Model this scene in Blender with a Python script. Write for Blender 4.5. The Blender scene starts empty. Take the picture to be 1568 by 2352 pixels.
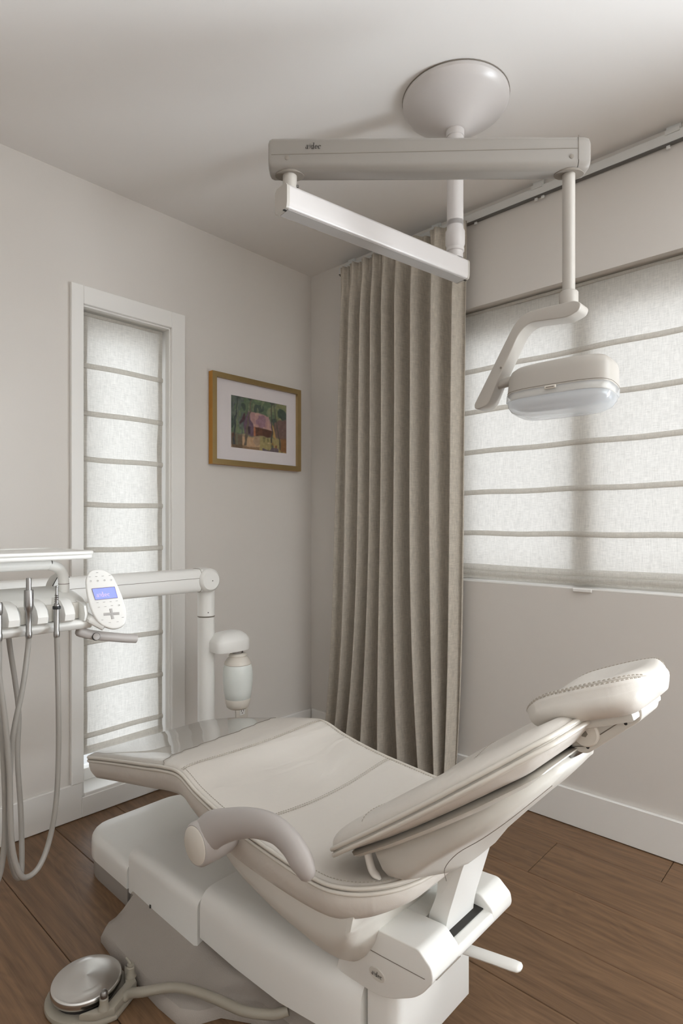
import bpy, bmesh, math, random
import numpy as np
from mathutils import Vector, Matrix
random.seed(7)
rng = np.random.default_rng(7)
PI = math.pi

# ------------------------------------------------------------------ camera, world, light, exposure
scene = bpy.context.scene
COL = scene.collection
FPX, HOR, YAW = 1341.248, 1204.4, 0.7501          # focal length / horizon in px of the 1568x2352 frame
CAM = np.array([-2.1754, -2.2490, 1.1175])
cam_d = bpy.data.cameras.new('camera')
cam_d.sensor_fit = 'HORIZONTAL'
cam_d.sensor_width = 36.0
cam_d.lens = 36.0 * FPX / 1568.0
cam_d.shift_y = (HOR - 1176.0) / 1568.0
cam_d.clip_start = 0.02
cam = bpy.data.objects.new('camera', cam_d)
COL.objects.link(cam)
cam.location = CAM
cam.rotation_euler = (PI / 2, 0, YAW - PI / 2)
scene.camera = cam

world = bpy.data.worlds.new('sky')
scene.world = world
world.use_nodes = True
world.node_tree.nodes['Background'].inputs[0].default_value = (0.93, 0.97, 1.0, 1)
world.node_tree.nodes['Background'].inputs[1].default_value = 0.4

def area(name, loc, rot, sx, sy, power, col=(1, 1, 1)):
    d = bpy.data.lights.new(name, 'AREA')
    d.shape = 'RECTANGLE'; d.size = sx; d.size_y = sy; d.energy = power; d.color = col
    o = bpy.data.objects.new(name, d); COL.objects.link(o)
    o.location = loc; o.rotation_euler = rot
    return o
# daylight outside the windows: sky and sunlit ground just beyond the glass
area('daylight_narrow', (-1.03, 0.50, 1.05), (-PI / 2, 0, 0), 1.6, 2.6, 8.0, (0.90, 0.955, 1.0))
area('daylight_wide', (0.55, -1.70, 1.40), (0, PI / 2, 0), 1.9, 2.3, 6.8, (0.94, 0.965, 1.0))
area('daylight_open_window', (0.66, -3.98, 0.55), (0, math.radians(90 + 38), 0), 1.9, 2.5, 265, (0.86, 0.935, 1.0))
scene.view_settings.view_transform = 'Standard'
scene.view_settings.look = 'None'
scene.view_settings.exposure = 1.25
scene.view_settings.gamma = 1.0
scene.view_settings.use_curve_mapping = False
scene.cycles.max_bounces = 10
scene.cycles.diffuse_bounces = 6
scene.cycles.glossy_bounces = 4
scene.cycles.transmission_bounces = 6
scene.cycles.transparent_max_bounces = 12
scene.cycles.caustics_reflective = False
scene.cycles.caustics_refractive = False
scene.cycles.sample_clamp_indirect = 6.0

# ------------------------------------------------------------------ photograph pixel -> direction -> point
FW = np.array([math.cos(YAW), math.sin(YAW), 0.0])
RT = np.array([math.sin(YAW), -math.cos(YAW), 0.0])
def ray(px, py):
    return FW + RT * (px - 784) / FPX + np.array([0, 0, 1.0]) * (HOR - py) / FPX
def onax(ax, v, px, py):
    r = ray(px, py)
    return CAM + r * (v - CAM[ax]) / r[ax]
def onplane(p0, n, px, py):
    r = ray(px, py); n = np.array(n, float)
    return CAM + r * ((np.array(p0, float) - CAM) @ n) / (r @ n)

# ------------------------------------------------------------------ materials
MATS = {}
def lin(c):
    return tuple(((v / 255) / 12.92 if v / 255 <= 0.04045 else ((v / 255 + 0.055) / 1.055) ** 2.4) for v in c) + (1,)
def mat(name, rgb, rough=0.5, metal=0.0, noise=0.0, nscale=20, bump=0.0, bscale=200, coat=0.0, spec=0.5):
    if name in MATS: return MATS[name]
    m = bpy.data.materials.new(name); m.use_nodes = True
    nt = m.node_tree; b = nt.nodes['Principled BSDF']
    b.inputs['Base Color'].default_value = lin(rgb)
    b.inputs['Roughness'].default_value = rough
    b.inputs['Metallic'].default_value = metal
    b.inputs['Specular IOR Level'].default_value = spec
    b.inputs['Coat Weight'].default_value = coat
    if noise or bump:
        tc = nt.nodes.new('ShaderNodeTexCoord')
    if noise:
        n = nt.nodes.new('ShaderNodeTexNoise'); n.inputs['Scale'].default_value = nscale; n.inputs['Detail'].default_value = 4
        nt.links.new(tc.outputs['Object'], n.inputs['Vector'])
        mx = nt.nodes.new('ShaderNodeMix'); mx.data_type = 'RGBA'
        c = lin(rgb)
        mx.inputs['A'].default_value = tuple(v * (1 - noise) for v in c[:3]) + (1,)
        mx.inputs['B'].default_value = tuple(min(1, v * (1 + noise)) for v in c[:3]) + (1,)
        nt.links.new(n.outputs['Fac'], mx.inputs['Factor'])
        nt.links.new(mx.outputs['Result'], b.inputs['Base Color'])
    if bump:
        n2 = nt.nodes.new('ShaderNodeTexNoise'); n2.inputs['Scale'].default_value = bscale; n2.inputs['Detail'].default_value = 3
        nt.links.new(tc.outputs['Object'], n2.inputs['Vector'])
        bp = nt.nodes.new('ShaderNodeBump'); bp.inputs['Strength'].default_value = bump; bp.inputs['Distance'].default_value = 0.002
        nt.links.new(n2.outputs['Fac'], bp.inputs['Height'])
        nt.links.new(bp.outputs['Normal'], b.inputs['Normal'])
    MATS[name] = m
    return m
WALL = mat('wall_paint', (210, 205, 199), 0.75, noise=0.015, nscale=3, bump=0.06, bscale=260)
CEIL = mat('ceiling_paint', (230, 227, 224), 0.8, noise=0.01, nscale=2, bump=0.05, bscale=200)
TRIM = mat('trim_paint', (228, 226, 222), 0.4, noise=0.01, nscale=6)
VINYL = mat('upholstery', (208, 202, 194), 0.44, noise=0.02, nscale=8, bump=0.10, bscale=900, spec=0.45)
def add_wrinkles(m):
    nt = m.node_tree; b = nt.nodes['Principled BSDF']; fine = b.inputs['Normal'].links[0].from_node
    tc = nt.nodes.new('ShaderNodeTexCoord'); n = nt.nodes.new('ShaderNodeTexNoise'); n.inputs['Scale'].default_value = 14; n.inputs['Detail'].default_value = 2; n.inputs['Distortion'].default_value = 1.2
    mp = nt.nodes.new('ShaderNodeMapping'); mp.inputs['Scale'].default_value = (.45, 1.3, 1.0)
    nt.links.new(tc.outputs['Object'], mp.inputs['Vector']); nt.links.new(mp.outputs[0], n.inputs['Vector'])
    bp = nt.nodes.new('ShaderNodeBump'); bp.inputs['Strength'].default_value = .22; bp.inputs['Distance'].default_value = .012
    nt.links.new(n.outputs['Fac'], bp.inputs['Height']); nt.links.new(fine.outputs[0], bp.inputs['Normal']); nt.links.new(bp.outputs[0], b.inputs['Normal'])
add_wrinkles(VINYL)
PIPE = mat('upholstery_piping', (208, 202, 192), 0.35, noise=0.02, nscale=30)
SEAMV = mat('upholstery_seam', (176, 168, 157), 0.6, noise=0.02, nscale=30)
STITCH = mat('stitch_thread', (172, 163, 150), 0.8, noise=0.05, nscale=300)
PLAST = mat('white_plastic', (228, 227, 223), 0.40, noise=0.008, nscale=5)
PLASTG = mat('warm_plastic', (206, 202, 194), 0.42, noise=0.01, nscale=5)
BASEG = mat('base_plate_grey', (158, 150, 142), 0.6, noise=0.03, nscale=12, bump=0.5, bscale=420)
SKIRT = mat('skirt_grey', (150, 144, 137), 0.55, noise=0.02, nscale=10)
ARMG = mat('armrest_grey', (178, 172, 168), 0.45, noise=0.01, nscale=8)
ENAM = mat('lamp_enamel', (174, 168, 160), 0.30, noise=0.008, nscale=6)
ENAM_SHADED = mat('beam_enamel_shaded', (142, 136, 129), 0.34, noise=0.008, nscale=6)  # lamp enamel darkened: the upper beam's shade is put into its colour
ENAMW = mat('lamp_enamel_white', (198, 193, 190), 0.32, noise=0.008, nscale=6)
TUBEG = mat('hose_grey', (150, 146, 140), 0.4, noise=0.02, nscale=20)
TUBEB = mat('hose_beige', (150, 143, 130), 0.35, noise=0.02, nscale=20)
STEEL = mat('brushed_steel', (150, 148, 146), 0.30, 1.0, noise=0.04, nscale=60)
DARK = mat('dark_gap', (38, 35, 32), 0.7, noise=0.05, nscale=30)
DARKR = mat('black_rubber', (28, 28, 28), 0.5, noise=0.05, nscale=30)
INK = mat('logo_ink', (48, 42, 36), 0.5, noise=0.03, nscale=50)
SLOTG = mat('track_slot', (104, 102, 99), 0.6, noise=0.02, nscale=30)
SEAMG = mat('seam_line', (128, 120, 110), 0.7, noise=0.02, nscale=30)
ALU = mat('track_white', (206, 206, 203), 0.35, noise=0.02, nscale=30)
GOLD = mat('frame_gold', (176, 152, 106), 0.34, 0.75, noise=0.06, nscale=14)
GOLDS = mat('frame_gold_side', (190, 138, 62), 0.4, 0.6, noise=0.08, nscale=10)
MATB = mat('mat_board', (226, 219, 220), 0.8, noise=0.01, nscale=30)
GREYP = mat('grey_print', (176, 173, 170), 0.5, noise=0.02, nscale=30)
CREAM = mat('cap_cream', (214, 208, 198), 0.35, noise=0.01, nscale=10)

def metal_aniso():
    m = bpy.data.materials.new('spun_steel'); m.use_nodes = True
    nt = m.node_tree; b = nt.nodes['Principled BSDF']
    b.inputs['Base Color'].default_value = lin((212, 210, 207)); b.inputs['Metallic'].default_value = 1
    b.inputs['Roughness'].default_value = 0.22
    b.inputs['Anisotropic'].default_value = 0.85
    tg = nt.nodes.new('ShaderNodeTangent'); tg.direction_type = 'RADIAL'; tg.axis = 'Z'
    nt.links.new(tg.outputs[0], b.inputs['Tangent'])
    tc = nt.nodes.new('ShaderNodeTexCoord'); w = nt.nodes.new('ShaderNodeTexWave')
    w.wave_type = 'RINGS'; w.rings_direction = 'Z'; w.inputs['Scale'].default_value = 160
    nt.links.new(tc.outputs['Object'], w.inputs['Vector'])
    mr = nt.nodes.new('ShaderNodeMapRange'); mr.inputs['To Min'].default_value = 0.17; mr.inputs['To Max'].default_value = 0.26
    nt.links.new(w.outputs['Fac'], mr.inputs['Value']); nt.links.new(mr.outputs[0], b.inputs['Roughness'])
    return m
SPUN = metal_aniso()

def fabric(name, rgb, trans, translucent=0.7, sx=900, sz=900, slub=0.35):
    """linen: diffuse + translucent + a little see-through, with warp/weft slubs"""
    m = bpy.data.materials.new(name); m.use_nodes = True
    nt = m.node_tree; nt.nodes.remove(nt.nodes['Principled BSDF']); out = nt.nodes['Material Output']
    N = nt.nodes.new; L = nt.links.new
    tc = N('ShaderNodeTexCoord')
    def slubs(sc):
        mp = N('ShaderNodeMapping'); mp.inputs['Scale'].default_value = sc
        L(tc.outputs['Object'], mp.inputs['Vector'])
        n = N('ShaderNodeTexNoise'); n.inputs['Scale'].default_value = 1.0; n.inputs['Detail'].default_value = 3; n.inputs['Roughness'].default_value = 0.65
        L(mp.outputs[0], n.inputs['Vector']); return n.outputs['Fac']
    a = slubs((sx, sx, 28)); c = slubs((34, 34, sz))
    mx = N('ShaderNodeMath'); mx.operation = 'ADD'; L(a, mx.inputs[0]); L(c, mx.inputs[1])
    mr = N('ShaderNodeMapRange'); mr.inputs['From Min'].default_value = 0.7; mr.inputs['From Max'].default_value = 1.3
    mr.inputs['To Min'].default_value = 1 - slub; mr.inputs['To Max'].default_value = 1.0
    L(mx.outputs[0], mr.inputs['Value'])
    col = N('ShaderNodeMix'); col.data_type = 'RGBA'; col.blend_type = 'MULTIPLY'; col.inputs['Factor'].default_value = 1
    col.inputs['A'].default_value = lin(rgb); L(mr.outputs[0], col.inputs['B'])
    df = N('ShaderNodeBsdfDiffuse'); tr = N('ShaderNodeBsdfTranslucent'); tp = N('ShaderNodeBsdfTransparent')
    L(col.outputs['Result'], df.inputs[0]); L(col.outputs['Result'], tr.inputs[0])
    m1 = N('ShaderNodeMixShader'); m1.inputs[0].default_value = translucent; L(df.outputs[0], m1.inputs[1]); L(tr.outputs[0], m1.inputs[2])
    m2 = N('ShaderNodeMixShader'); m2.inputs[0].default_value = trans
    if trans > 0:
        t2 = N('ShaderNodeMapRange'); t2.inputs['From Min'].default_value = 0.75; t2.inputs['From Max'].default_value = 1.25
        t2.inputs['To Min'].default_value = trans * 0.5; t2.inputs['To Max'].default_value = trans * 1.5
        L(mx.outputs[0], t2.inputs['Value']); L(t2.outputs[0], m2.inputs[0])
    L(m1.outputs[0], m2.inputs[1]); L(tp.outputs[0], m2.inputs[2]); L(m2.outputs[0], out.inputs[0])
    MATS[name] = m
    return m
SHADE = fabric('shade_linen', (240, 237, 231), 0.07, 0.60, 330, 330, 0.30)
SHADE2 = fabric('shade_linen_double', (226, 222, 215), 0.0, 0.55, 330, 330, 0.2)
DRAPE = fabric('drape_linen', (216, 208, 195), 0.0, 0.16, 130, 420, 0.30)

def glassy(name, tint=(1, 1, 1, 1), ior=1.45, rough=0.02, gain=1.0):
    """thin clear sheet: transparent with fresnel reflection"""
    m = bpy.data.materials.new(name); m.use_nodes = True
    nt = m.node_tree; nt.nodes.remove(nt.nodes['Principled BSDF']); out = nt.nodes['Material Output']
    tp = nt.nodes.new('ShaderNodeBsdfTransparent'); tp.inputs[0].default_value = tint
    gl = nt.nodes.new('ShaderNodeBsdfGlossy'); gl.inputs['Roughness'].default_value = rough
    lw = nt.nodes.new('ShaderNodeLayerWeight'); lw.inputs[0].default_value = 0.5
    pw = nt.nodes.new('ShaderNodeMath'); pw.operation = 'POWER'; pw.inputs[1].default_value = 4.0
    nt.links.new(lw.outputs['Facing'], pw.inputs[0])
    mu = nt.nodes.new('ShaderNodeMath'); mu.operation = 'MULTIPLY_ADD'; mu.inputs[1].default_value = gain * 0.9; mu.inputs[2].default_value = 0.05; mu.use_clamp = True
    nt.links.new(pw.outputs[0], mu.inputs[0])
    mx = nt.nodes.new('ShaderNodeMixShader'); nt.links.new(mu.outputs[0], mx.inputs[0])
    nt.links.new(tp.outputs[0], mx.inputs[1]); nt.links.new(gl.outputs[0], mx.inputs[2]); nt.links.new(mx.outputs[0], out.inputs[0])
    return m
GLASS = glassy('window_glass')
FILM = glassy('clear_vinyl_film', (0.99, 0.99, 0.985, 1), 1.42, 0.02, 1.1)
def lensmat():
    """clear prismatic plastic: see-through, whitish scatter and a reflection"""
    m = glassy('lamp_lens', (0.97, 0.975, 0.98, 1), 1.45, 0.06, 1.0)
    nt = m.node_tree; mx = [n for n in nt.nodes if n.type == 'MIX_SHADER'][0]; tp = [n for n in nt.nodes if n.type == 'BSDF_TRANSPARENT'][0]
    tl = nt.nodes.new('ShaderNodeBsdfTranslucent'); tl.inputs[0].default_value = (.9, .92, .94, 1)
    df = nt.nodes.new('ShaderNodeBsdfDiffuse'); df.inputs[0].default_value = (.82, .84, .86, 1)
    m0 = nt.nodes.new('ShaderNodeMixShader'); m0.inputs[0].default_value = .5; nt.links.new(tl.outputs[0], m0.inputs[1]); nt.links.new(df.outputs[0], m0.inputs[2])
    m1 = nt.nodes.new('ShaderNodeMixShader'); m1.inputs[0].default_value = .38; nt.links.new(tp.outputs[0], m1.inputs[1]); nt.links.new(m0.outputs[0], m1.inputs[2])
    nt.links.new(m1.outputs[0], mx.inputs[1]); return m
LENS = lensmat()

def frosted():
    m = mat('frosted_bottle', (222, 226, 222), 0.4)
    b = m.node_tree.nodes['Principled BSDF']
    b.inputs['Subsurface Weight'].default_value = 0.3
    b.inputs['Subsurface Radius'].default_value = (0.03, 0.03, 0.03)
    n = m.node_tree.nodes.new('ShaderNodeTexNoise'); n.inputs['Scale'].default_value = 8
    mr = m.node_tree.nodes.new('ShaderNodeMapRange'); mr.inputs['To Min'].default_value = .36; mr.inputs['To Max'].default_value = .44
    m.node_tree.links.new(n.outputs['Fac'], mr.inputs['Value']); m.node_tree.links.new(mr.outputs[0], b.inputs['Roughness'])
    return m
FROST = frosted()

def emit(name, rgb, s):
    m = bpy.data.materials.new(name); m.use_nodes = True
    b = m.node_tree.nodes['Principled BSDF']
    b.inputs['Base Color'].default_value = lin(rgb); b.inputs['Emission Color'].default_value = lin(rgb)
    b.inputs['Emission Strength'].default_value = s; b.inputs['Roughness'].default_value = 0.3
    return m
LCD = emit('blue_screen', (108, 118, 226), 0.55)
LCDT = emit('screen_lettering', (190, 170, 190), 0.25)

def wood():
    m = bpy.data.materials.new('oak_plank'); m.use_nodes = True
    nt = m.node_tree; b = nt.nodes['Principled BSDF']; N = nt.nodes.new; L = nt.links.new
    tc = N('ShaderNodeTexCoord'); oi = N('ShaderNodeObjectInfo')
    ad = N('ShaderNodeVectorMath'); ad.operation = 'ADD'
    sc = N('ShaderNodeVectorMath'); sc.operation = 'SCALE'; sc.inputs['Scale'].default_value = 37.0
    cb = N('ShaderNodeCombineXYZ'); L(oi.outputs['Random'], cb.inputs[0]); L(oi.outputs['Random'], cb.inputs[1])
    L(cb.outputs[0], sc.inputs[0]); L(tc.outputs['Object'], ad.inputs[0]); L(sc.outputs[0], ad.inputs[1])
    def noise(scale, detail=5, rough=0.6, dist=0.0):
        mp = N('ShaderNodeMapping'); mp.inputs['Scale'].default_value = scale; L(ad.outputs[0], mp.inputs['Vector'])
        n = N('ShaderNodeTexNoise'); n.inputs['Scale'].default_value = 1; n.inputs['Detail'].default_value = detail
        n.inputs['Roughness'].default_value = rough; n.inputs['Distortion'].default_value = dist; L(mp.outputs[0], n.inputs['Vector']); return n
    big = noise((7, 1.1, 7), 3, 0.5, 0.8)
    # cathedral grain: bands of a slow noise field
    ml = N('ShaderNodeMath'); ml.operation = 'MULTIPLY'; ml.inputs[1].default_value = 17.0; L(big.outputs['Fac'], ml.inputs[0])
    fr = N('ShaderNodeMath'); fr.operation = 'PINGPONG'; fr.inputs[1].default_value = 0.5; L(ml.outputs[0], fr.inputs[0])
    fine = noise((420, 9, 420), 4, 0.7)
    med = noise((60, 2.2, 60), 4, 0.6)
    cr = N('ShaderNodeValToRGB')
    cr.color_ramp.elements[0].position = 0.25; cr.color_ramp.elements[0].color = lin((88, 66, 47))
    cr.color_ramp.elements[1].position = 0.8; cr.color_ramp.elements[1].color = lin((128, 99, 73))
    s1 = N('ShaderNodeMath'); s1.operation = 'MULTIPLY_ADD'; s1.inputs[1].default_value = 0.30; L(fr.outputs[0], s1.inputs[0]); L(med.outputs['Fac'], s1.inputs[2])
    s2 = N('ShaderNodeMath'); s2.operation = 'MULTIPLY_ADD'; s2.inputs[1].default_value = 0.45; s2.inputs[2].default_value = -0.2; L(fine.outputs['Fac'], s2.inputs[0])
    s3 = N('ShaderNodeMath'); s3.operation = 'ADD'; L(s1.outputs[0], s3.inputs[0]); L(s2.outputs[0], s3.inputs[1])
    L(s3.outputs[0], cr.inputs[0])
    hv = N('ShaderNodeHueSaturation'); vr = N('ShaderNodeMapRange'); vr.inputs['To Min'].default_value = 0.9; vr.inputs['To Max'].default_value = 1.08
    L(oi.outputs['Random'], vr.inputs['Value']); L(vr.outputs[0], hv.inputs['Value']); L(cr.outputs[0], hv.inputs['Color'])
    L(hv.outputs['Color'], b.inputs['Base Color'])
    b.inputs['Roughness'].default_value = 0.42; b.inputs['Specular IOR Level'].default_value = 0.4
    bp = N('ShaderNodeBump'); bp.inputs['Strength'].default_value = 0.25; bp.inputs['Distance'].default_value = 0.001
    L(s3.outputs[0], bp.inputs['Height']); L(bp.outputs[0], b.inputs['Normal'])
    return m
OAK = wood()

# ------------------------------------------------------------------ mesh helpers
def put(name, verts, faces, m, parent=None, smooth=35):
    me = bpy.data.meshes.new(name)
    me.from_pydata([tuple(map(float, v)) for v in verts], [], [tuple(f) for f in faces])
    bm = bmesh.new(); bm.from_mesh(me)
    bmesh.ops.remove_doubles(bm, verts=bm.verts, dist=1e-6)
    bmesh.ops.recalc_face_normals(bm, faces=bm.faces)
    bm.to_mesh(me); bm.free()
    return link(name, me, m, parent, smooth)
def link(name, me, m, parent=None, smooth=35):
    if smooth:
        me.shade_smooth()
        me.set_sharp_from_angle(angle=math.radians(smooth))
    if m: me.materials.append(m)
    o = bpy.data.objects.new(name, me); COL.objects.link(o)
    # origin to base centre
    if len(me.vertices):
        co = np.empty(len(me.vertices) * 3); me.vertices.foreach_get('co', co); co = co.reshape(-1, 3)
        c = Vector(((co[:, 0].min() + co[:, 0].max()) / 2, (co[:, 1].min() + co[:, 1].max()) / 2, co[:, 2].min()))
        me.transform(Matrix.Translation(-c)); o.location = c
    if parent: adopt(o, parent)
    return o
def wloc(o):
    l = o.location.copy()
    while o.parent:
        o = o.parent; l += o.location
    return l
def adopt(o, parent):
    o.location = o.location - wloc(parent)
    o.parent = parent
def thing(name, label, cat, loc, group=None):
    o = bpy.data.objects.new(name, None); COL.objects.link(o); o.location = loc
    o.empty_display_size = 0.1
    return tag(o, label, cat, group)
def tag(o, label=None, cat=None, group=None, kind=None):
    if label: o['label'] = label
    if cat: o['category'] = cat
    if group: o['group'] = group
    if kind: o['kind'] = kind
    return o
def struct(o):
    o['kind'] = 'structure'; return o
class MB:
    def __init__(s): s.v = []; s.f = []
    def add(s, v, f):
        n = len(s.v); s.v += [tuple(p) for p in v]; s.f += [tuple(i + n for i in q) for q in f]; return s
    def box(s, a, b):
        (x0, y0, z0), (x1, y1, z1) = a, b
        return s.add([(x0, y0, z0), (x1, y0, z0), (x1, y1, z0), (x0, y1, z0), (x0, y0, z1), (x1, y0, z1), (x1, y1, z1), (x0, y1, z1)],
                     [(0, 3, 2, 1), (4, 5, 6, 7), (0, 1, 5, 4), (1, 2, 6, 5), (2, 3, 7, 6), (3, 0, 4, 7)])
    def loft(s, rings, cap=True, closed=True):
        n = len(rings[0]); v = [p for r in rings for p in r]; f = []
        for i in range(len(rings) - 1):
            for j in range(n if closed else n - 1):
                k = (j + 1) % n
                f.append((i * n + j, i * n + k, (i + 1) * n + k, (i + 1) * n + j))
        if cap:
            f.append(tuple(range(n))); f.append(tuple(range((len(rings) - 1) * n, len(rings) * n)))
        return s.add(v, f)
    def tube(s, pts, r, n=12, flat=None, up=(0, 0, 1), cap=True):
        """sweep; r number or list; flat=(a,b) scales the two cross axes (b along up)"""
        pts = [Vector(p) for p in pts]; m = len(pts)
        rr = list(r) if hasattr(r, '__len__') else [r] * m
        rings = []; up = Vector(up); prev = None
        for i in range(m):
            t = (pts[min(i + 1, m - 1)] - pts[max(i - 1, 0)]).normalized()
            if prev is None:
                a = t.cross(up)
                if a.length < 1e-3: a = t.cross(Vector((1, 0, 0)))
                a.normalize()
            else:
                a = (prev - t * prev.dot(t)).normalized()
            prev = a; b = a.cross(t).normalized()
            fa, fb = flat if flat else (1, 1)
            rings.append([pts[i] + a * (math.cos(q) * rr[i] * fa) + b * (math.sin(q) * rr[i] * fb) for q in [2 * PI * k / n for k in range(n)]])
        return s.loft(rings, cap)
    def lathe(s, prof, c=(0, 0, 0), axis=(0, 0, 1), n=32, cap=True):
        """prof: (radius, height along axis)"""
        c = Vector(c); ax = Vector(axis).normalized()
        a = ax.cross(Vector((0, 0, 1)))
        if a.length < 1e-3: a = Vector((1, 0, 0))
        a.normalize(); b = ax.cross(a)
        rings = [[c + ax * h + (a * math.cos(2 * PI * k / n) + b * math.sin(2 * PI * k / n)) * max(r, 1e-5) for k in range(n)] for r, h in prof]
        return s.loft(rings, cap)
    def build(s, name, m, parent=None, smooth=35):
        return put(name, s.v, s.f, m, parent, smooth)
def bevbox(name, a, b, m, parent=None, r=0.004, seg=2, xf=None):
    bm = bmesh.new()
    mb = MB().box(a, b); vs = [bm.verts.new(v) for v in mb.v]
    for f in mb.f: bm.faces.new([vs[i] for i in f])
    if r: bmesh.ops.bevel(bm, geom=bm.edges[:], offset=r, segments=seg, profile=0.5, affect='EDGES')
    if xf: bm.transform(xf)
    bmesh.ops.recalc_face_normals(bm, faces=bm.faces)
    me = bpy.data.meshes.new(name); bm.to_mesh(me); bm.free()
    return link(name, me, m, parent)
def prism(name, poly3, depth, m, parent=None, r=0.004, seg=3, smooth=35, only=None):
    """extrude a planar 3-D polygon along vector depth, bevel the rim edges"""
    bm = bmesh.new(); d = Vector(depth)
    a = [bm.verts.new(Vector(p)) for p in poly3]; b = [bm.verts.new(Vector(p) + d) for p in poly3]
    n = len(a); bm.faces.new(a); bm.faces.new(b[::-1])
    for i in range(n): bm.faces.new([a[i], b[i], b[(i + 1) % n], a[(i + 1) % n]])
    bmesh.ops.recalc_face_normals(bm, faces=bm.faces)
    if r:
        es = [e for e in bm.edges if (e.verts[0] in a) == (e.verts[1] in a)]
        bmesh.ops.bevel(bm, geom=es, offset=r, segments=seg, profile=0.5, affect='EDGES', clamp_overlap=True)
    me = bpy.data.meshes.new(name); bm.to_mesh(me); bm.free()
    return link(name, me, m, parent, smooth)
def rpoly(pts, r, seg=5):
    """round the corners of a 2-D polygon; r number or list"""
    out = []; n = len(pts)
    for i in range(n):
        p = np.array(pts[i], float); a = np.array(pts[i - 1], float); b = np.array(pts[(i + 1) % n], float)
        rr = r[i] if hasattr(r, '__len__') else r
        u = a - p; v = b - p; lu, lv = np.linalg.norm(u), np.linalg.norm(v)
        d = min(rr, lu * 0.49, lv * 0.49)
        if d < 1e-6: out.append(tuple(p)); continue
        s = p + u / lu * d; e = p + v / lv * d
        for k in range(seg + 1):
            t = k / seg
            out.append(tuple((1 - t) ** 2 * s + 2 * t * (1 - t) * p + t * t * e))
    return out
def spline(pts, n=8):
    """Catmull-Rom through points"""
    P = [np.array(p, float) for p in pts]; P = [2 * P[0] - P[1]] + P + [2 * P[-1] - P[-2]]
    out = []
    for i in range(1, len(P) - 2):
        for k in range(n):
            t = k / n
            out.append(0.5 * ((2 * P[i]) + (-P[i - 1] + P[i + 1]) * t + (2 * P[i - 1] - 5 * P[i] + 4 * P[i + 1] - P[i + 2]) * t * t + (-P[i - 1] + 3 * P[i] - 3 * P[i + 1] + P[i + 2]) * t ** 3))
    out.append(P[-2]); return out
def rrect(w, h, r, seg=4):
    return rpoly([(-w, -h), (w, -h), (w, h), (-w, h)], r, seg)
def rot_xf(c, deg, axis='Z'):
    return Matrix.Translation(c) @ Matrix.Rotation(math.radians(deg), 4, axis) @ Matrix.Translation(-Vector(c))

# ------------------------------------------------------------------ lettering of the maker's mark (drawn shapes)
def glyph_logo():
    """'a', a small tree, 'd','e','c' as flat polygons in a unit box (x-height 1)"""
    F = []
    def ring(cx, cy, rx, ry, ix, iy, a0=0, a1=360, sl=0.0, n=28):
        ps = []
        for k in range(n):
            t0 = math.radians(a0 + (a1 - a0) * k / n); t1 = math.radians(a0 + (a1 - a0) * (k + 1) / n)
            ps.append([(cx + rx * math.cos(t0), cy + ry * math.sin(t0)), (cx + rx * math.cos(t1), cy + ry * math.sin(t1)),
                       (cx + ix * math.cos(t1), cy + iy * math.sin(t1)), (cx + ix * math.cos(t0), cy + iy * math.sin(t0))])
        F.extend(ps)
    def poly(*p): F.append(list(p))
    # a
    ring(0.33, 0.29, 0.29, 0.29, 0.12, 0.24)
    poly((0.46, 0.0), (0.70, 0.0), (0.66, 0.72), (0.46, 0.72))
    ring(0.40, 0.70, 0.26, 0.30, 0.06, 0.25, 0, 165)
    poly((0.66, 0.0), (0.82, 0.0), (0.80, 0.07), (0.66, 0.07))
    # tree
    poly((1.02, -0.02), (1.09, -0.02), (1.13, 0.75), (1.06, 0.75))
    for a, l in ((150, .42), (125, .5), (100, .55), (75, .55), (50, .5), (28, .42)):
        t = math.radians(a); dx, dy = math.cos(t), math.sin(t); nx, ny = -dy * .028, dx * .028
        b = (1.09, .72 - .14 * abs(a - 88) / 60)
        poly((b[0] - nx, b[1] - ny), (b[0] + dx * l - nx * .3, b[1] + dy * l * .9 - ny * .3), (b[0] + dx * l + nx * .3, b[1] + dy * l * .9 + ny * .3), (b[0] + nx, b[1] + ny))
        poly((b[0] + dx * l - .05, b[1] + dy * l * .9 - .03), (b[0] + dx * l + .05, b[1] + dy * l * .9 - .03), (b[0] + dx * l + .05, b[1] + dy * l * .9 + .05), (b[0] + dx * l - .05, b[1] + dy * l * .9 + .05))
    # d
    ring(1.68, 0.46, 0.36, 0.48, 0.14, 0.42)
    poly((1.84, 0.0), (2.06, 0.0), (2.10, 1.52), (1.88, 1.52)); poly((1.72, 1.45), (1.9, 1.45), (1.9, 1.52), (1.72, 1.52)); poly((2.0, 0), (2.2, 0), (2.18, .07), (2.0, .07))
    # e
    ring(2.66, 0.46, 0.37, 0.48, 0.14, 0.42, 0, 318); poly((2.5, .44), (3.02, .44), (3.02, .51), (2.5, .51))
    # c
    ring(3.48, 0.46, 0.36, 0.48, 0.13, 0.42, 48, 318); poly((3.58, .62), (3.78, .62), (3.80, .84), (3.60, .84))
    return F
LOGO = glyph_logo()
def logo(name, origin, ux, uy, h, m, parent, slant=0.12):
    """origin = lower left corner; ux, uy unit vectors; h = x-height"""
    o, ux, uy = Vector(origin), Vector(ux).normalized(), Vector(uy).normalized()
    v, f = [], []
    for p in LOGO:
        n = len(v); v += [o + ux * ((q[0] + slant * q[1]) * h) + uy * (q[1] * h) for q in p]; f.append(tuple(range(n, n + len(p))))
    me = bpy.data.meshes.new(name); me.from_pydata([tuple(p) for p in v], [], f)
    return link(name, me, m, parent, 0)
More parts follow.
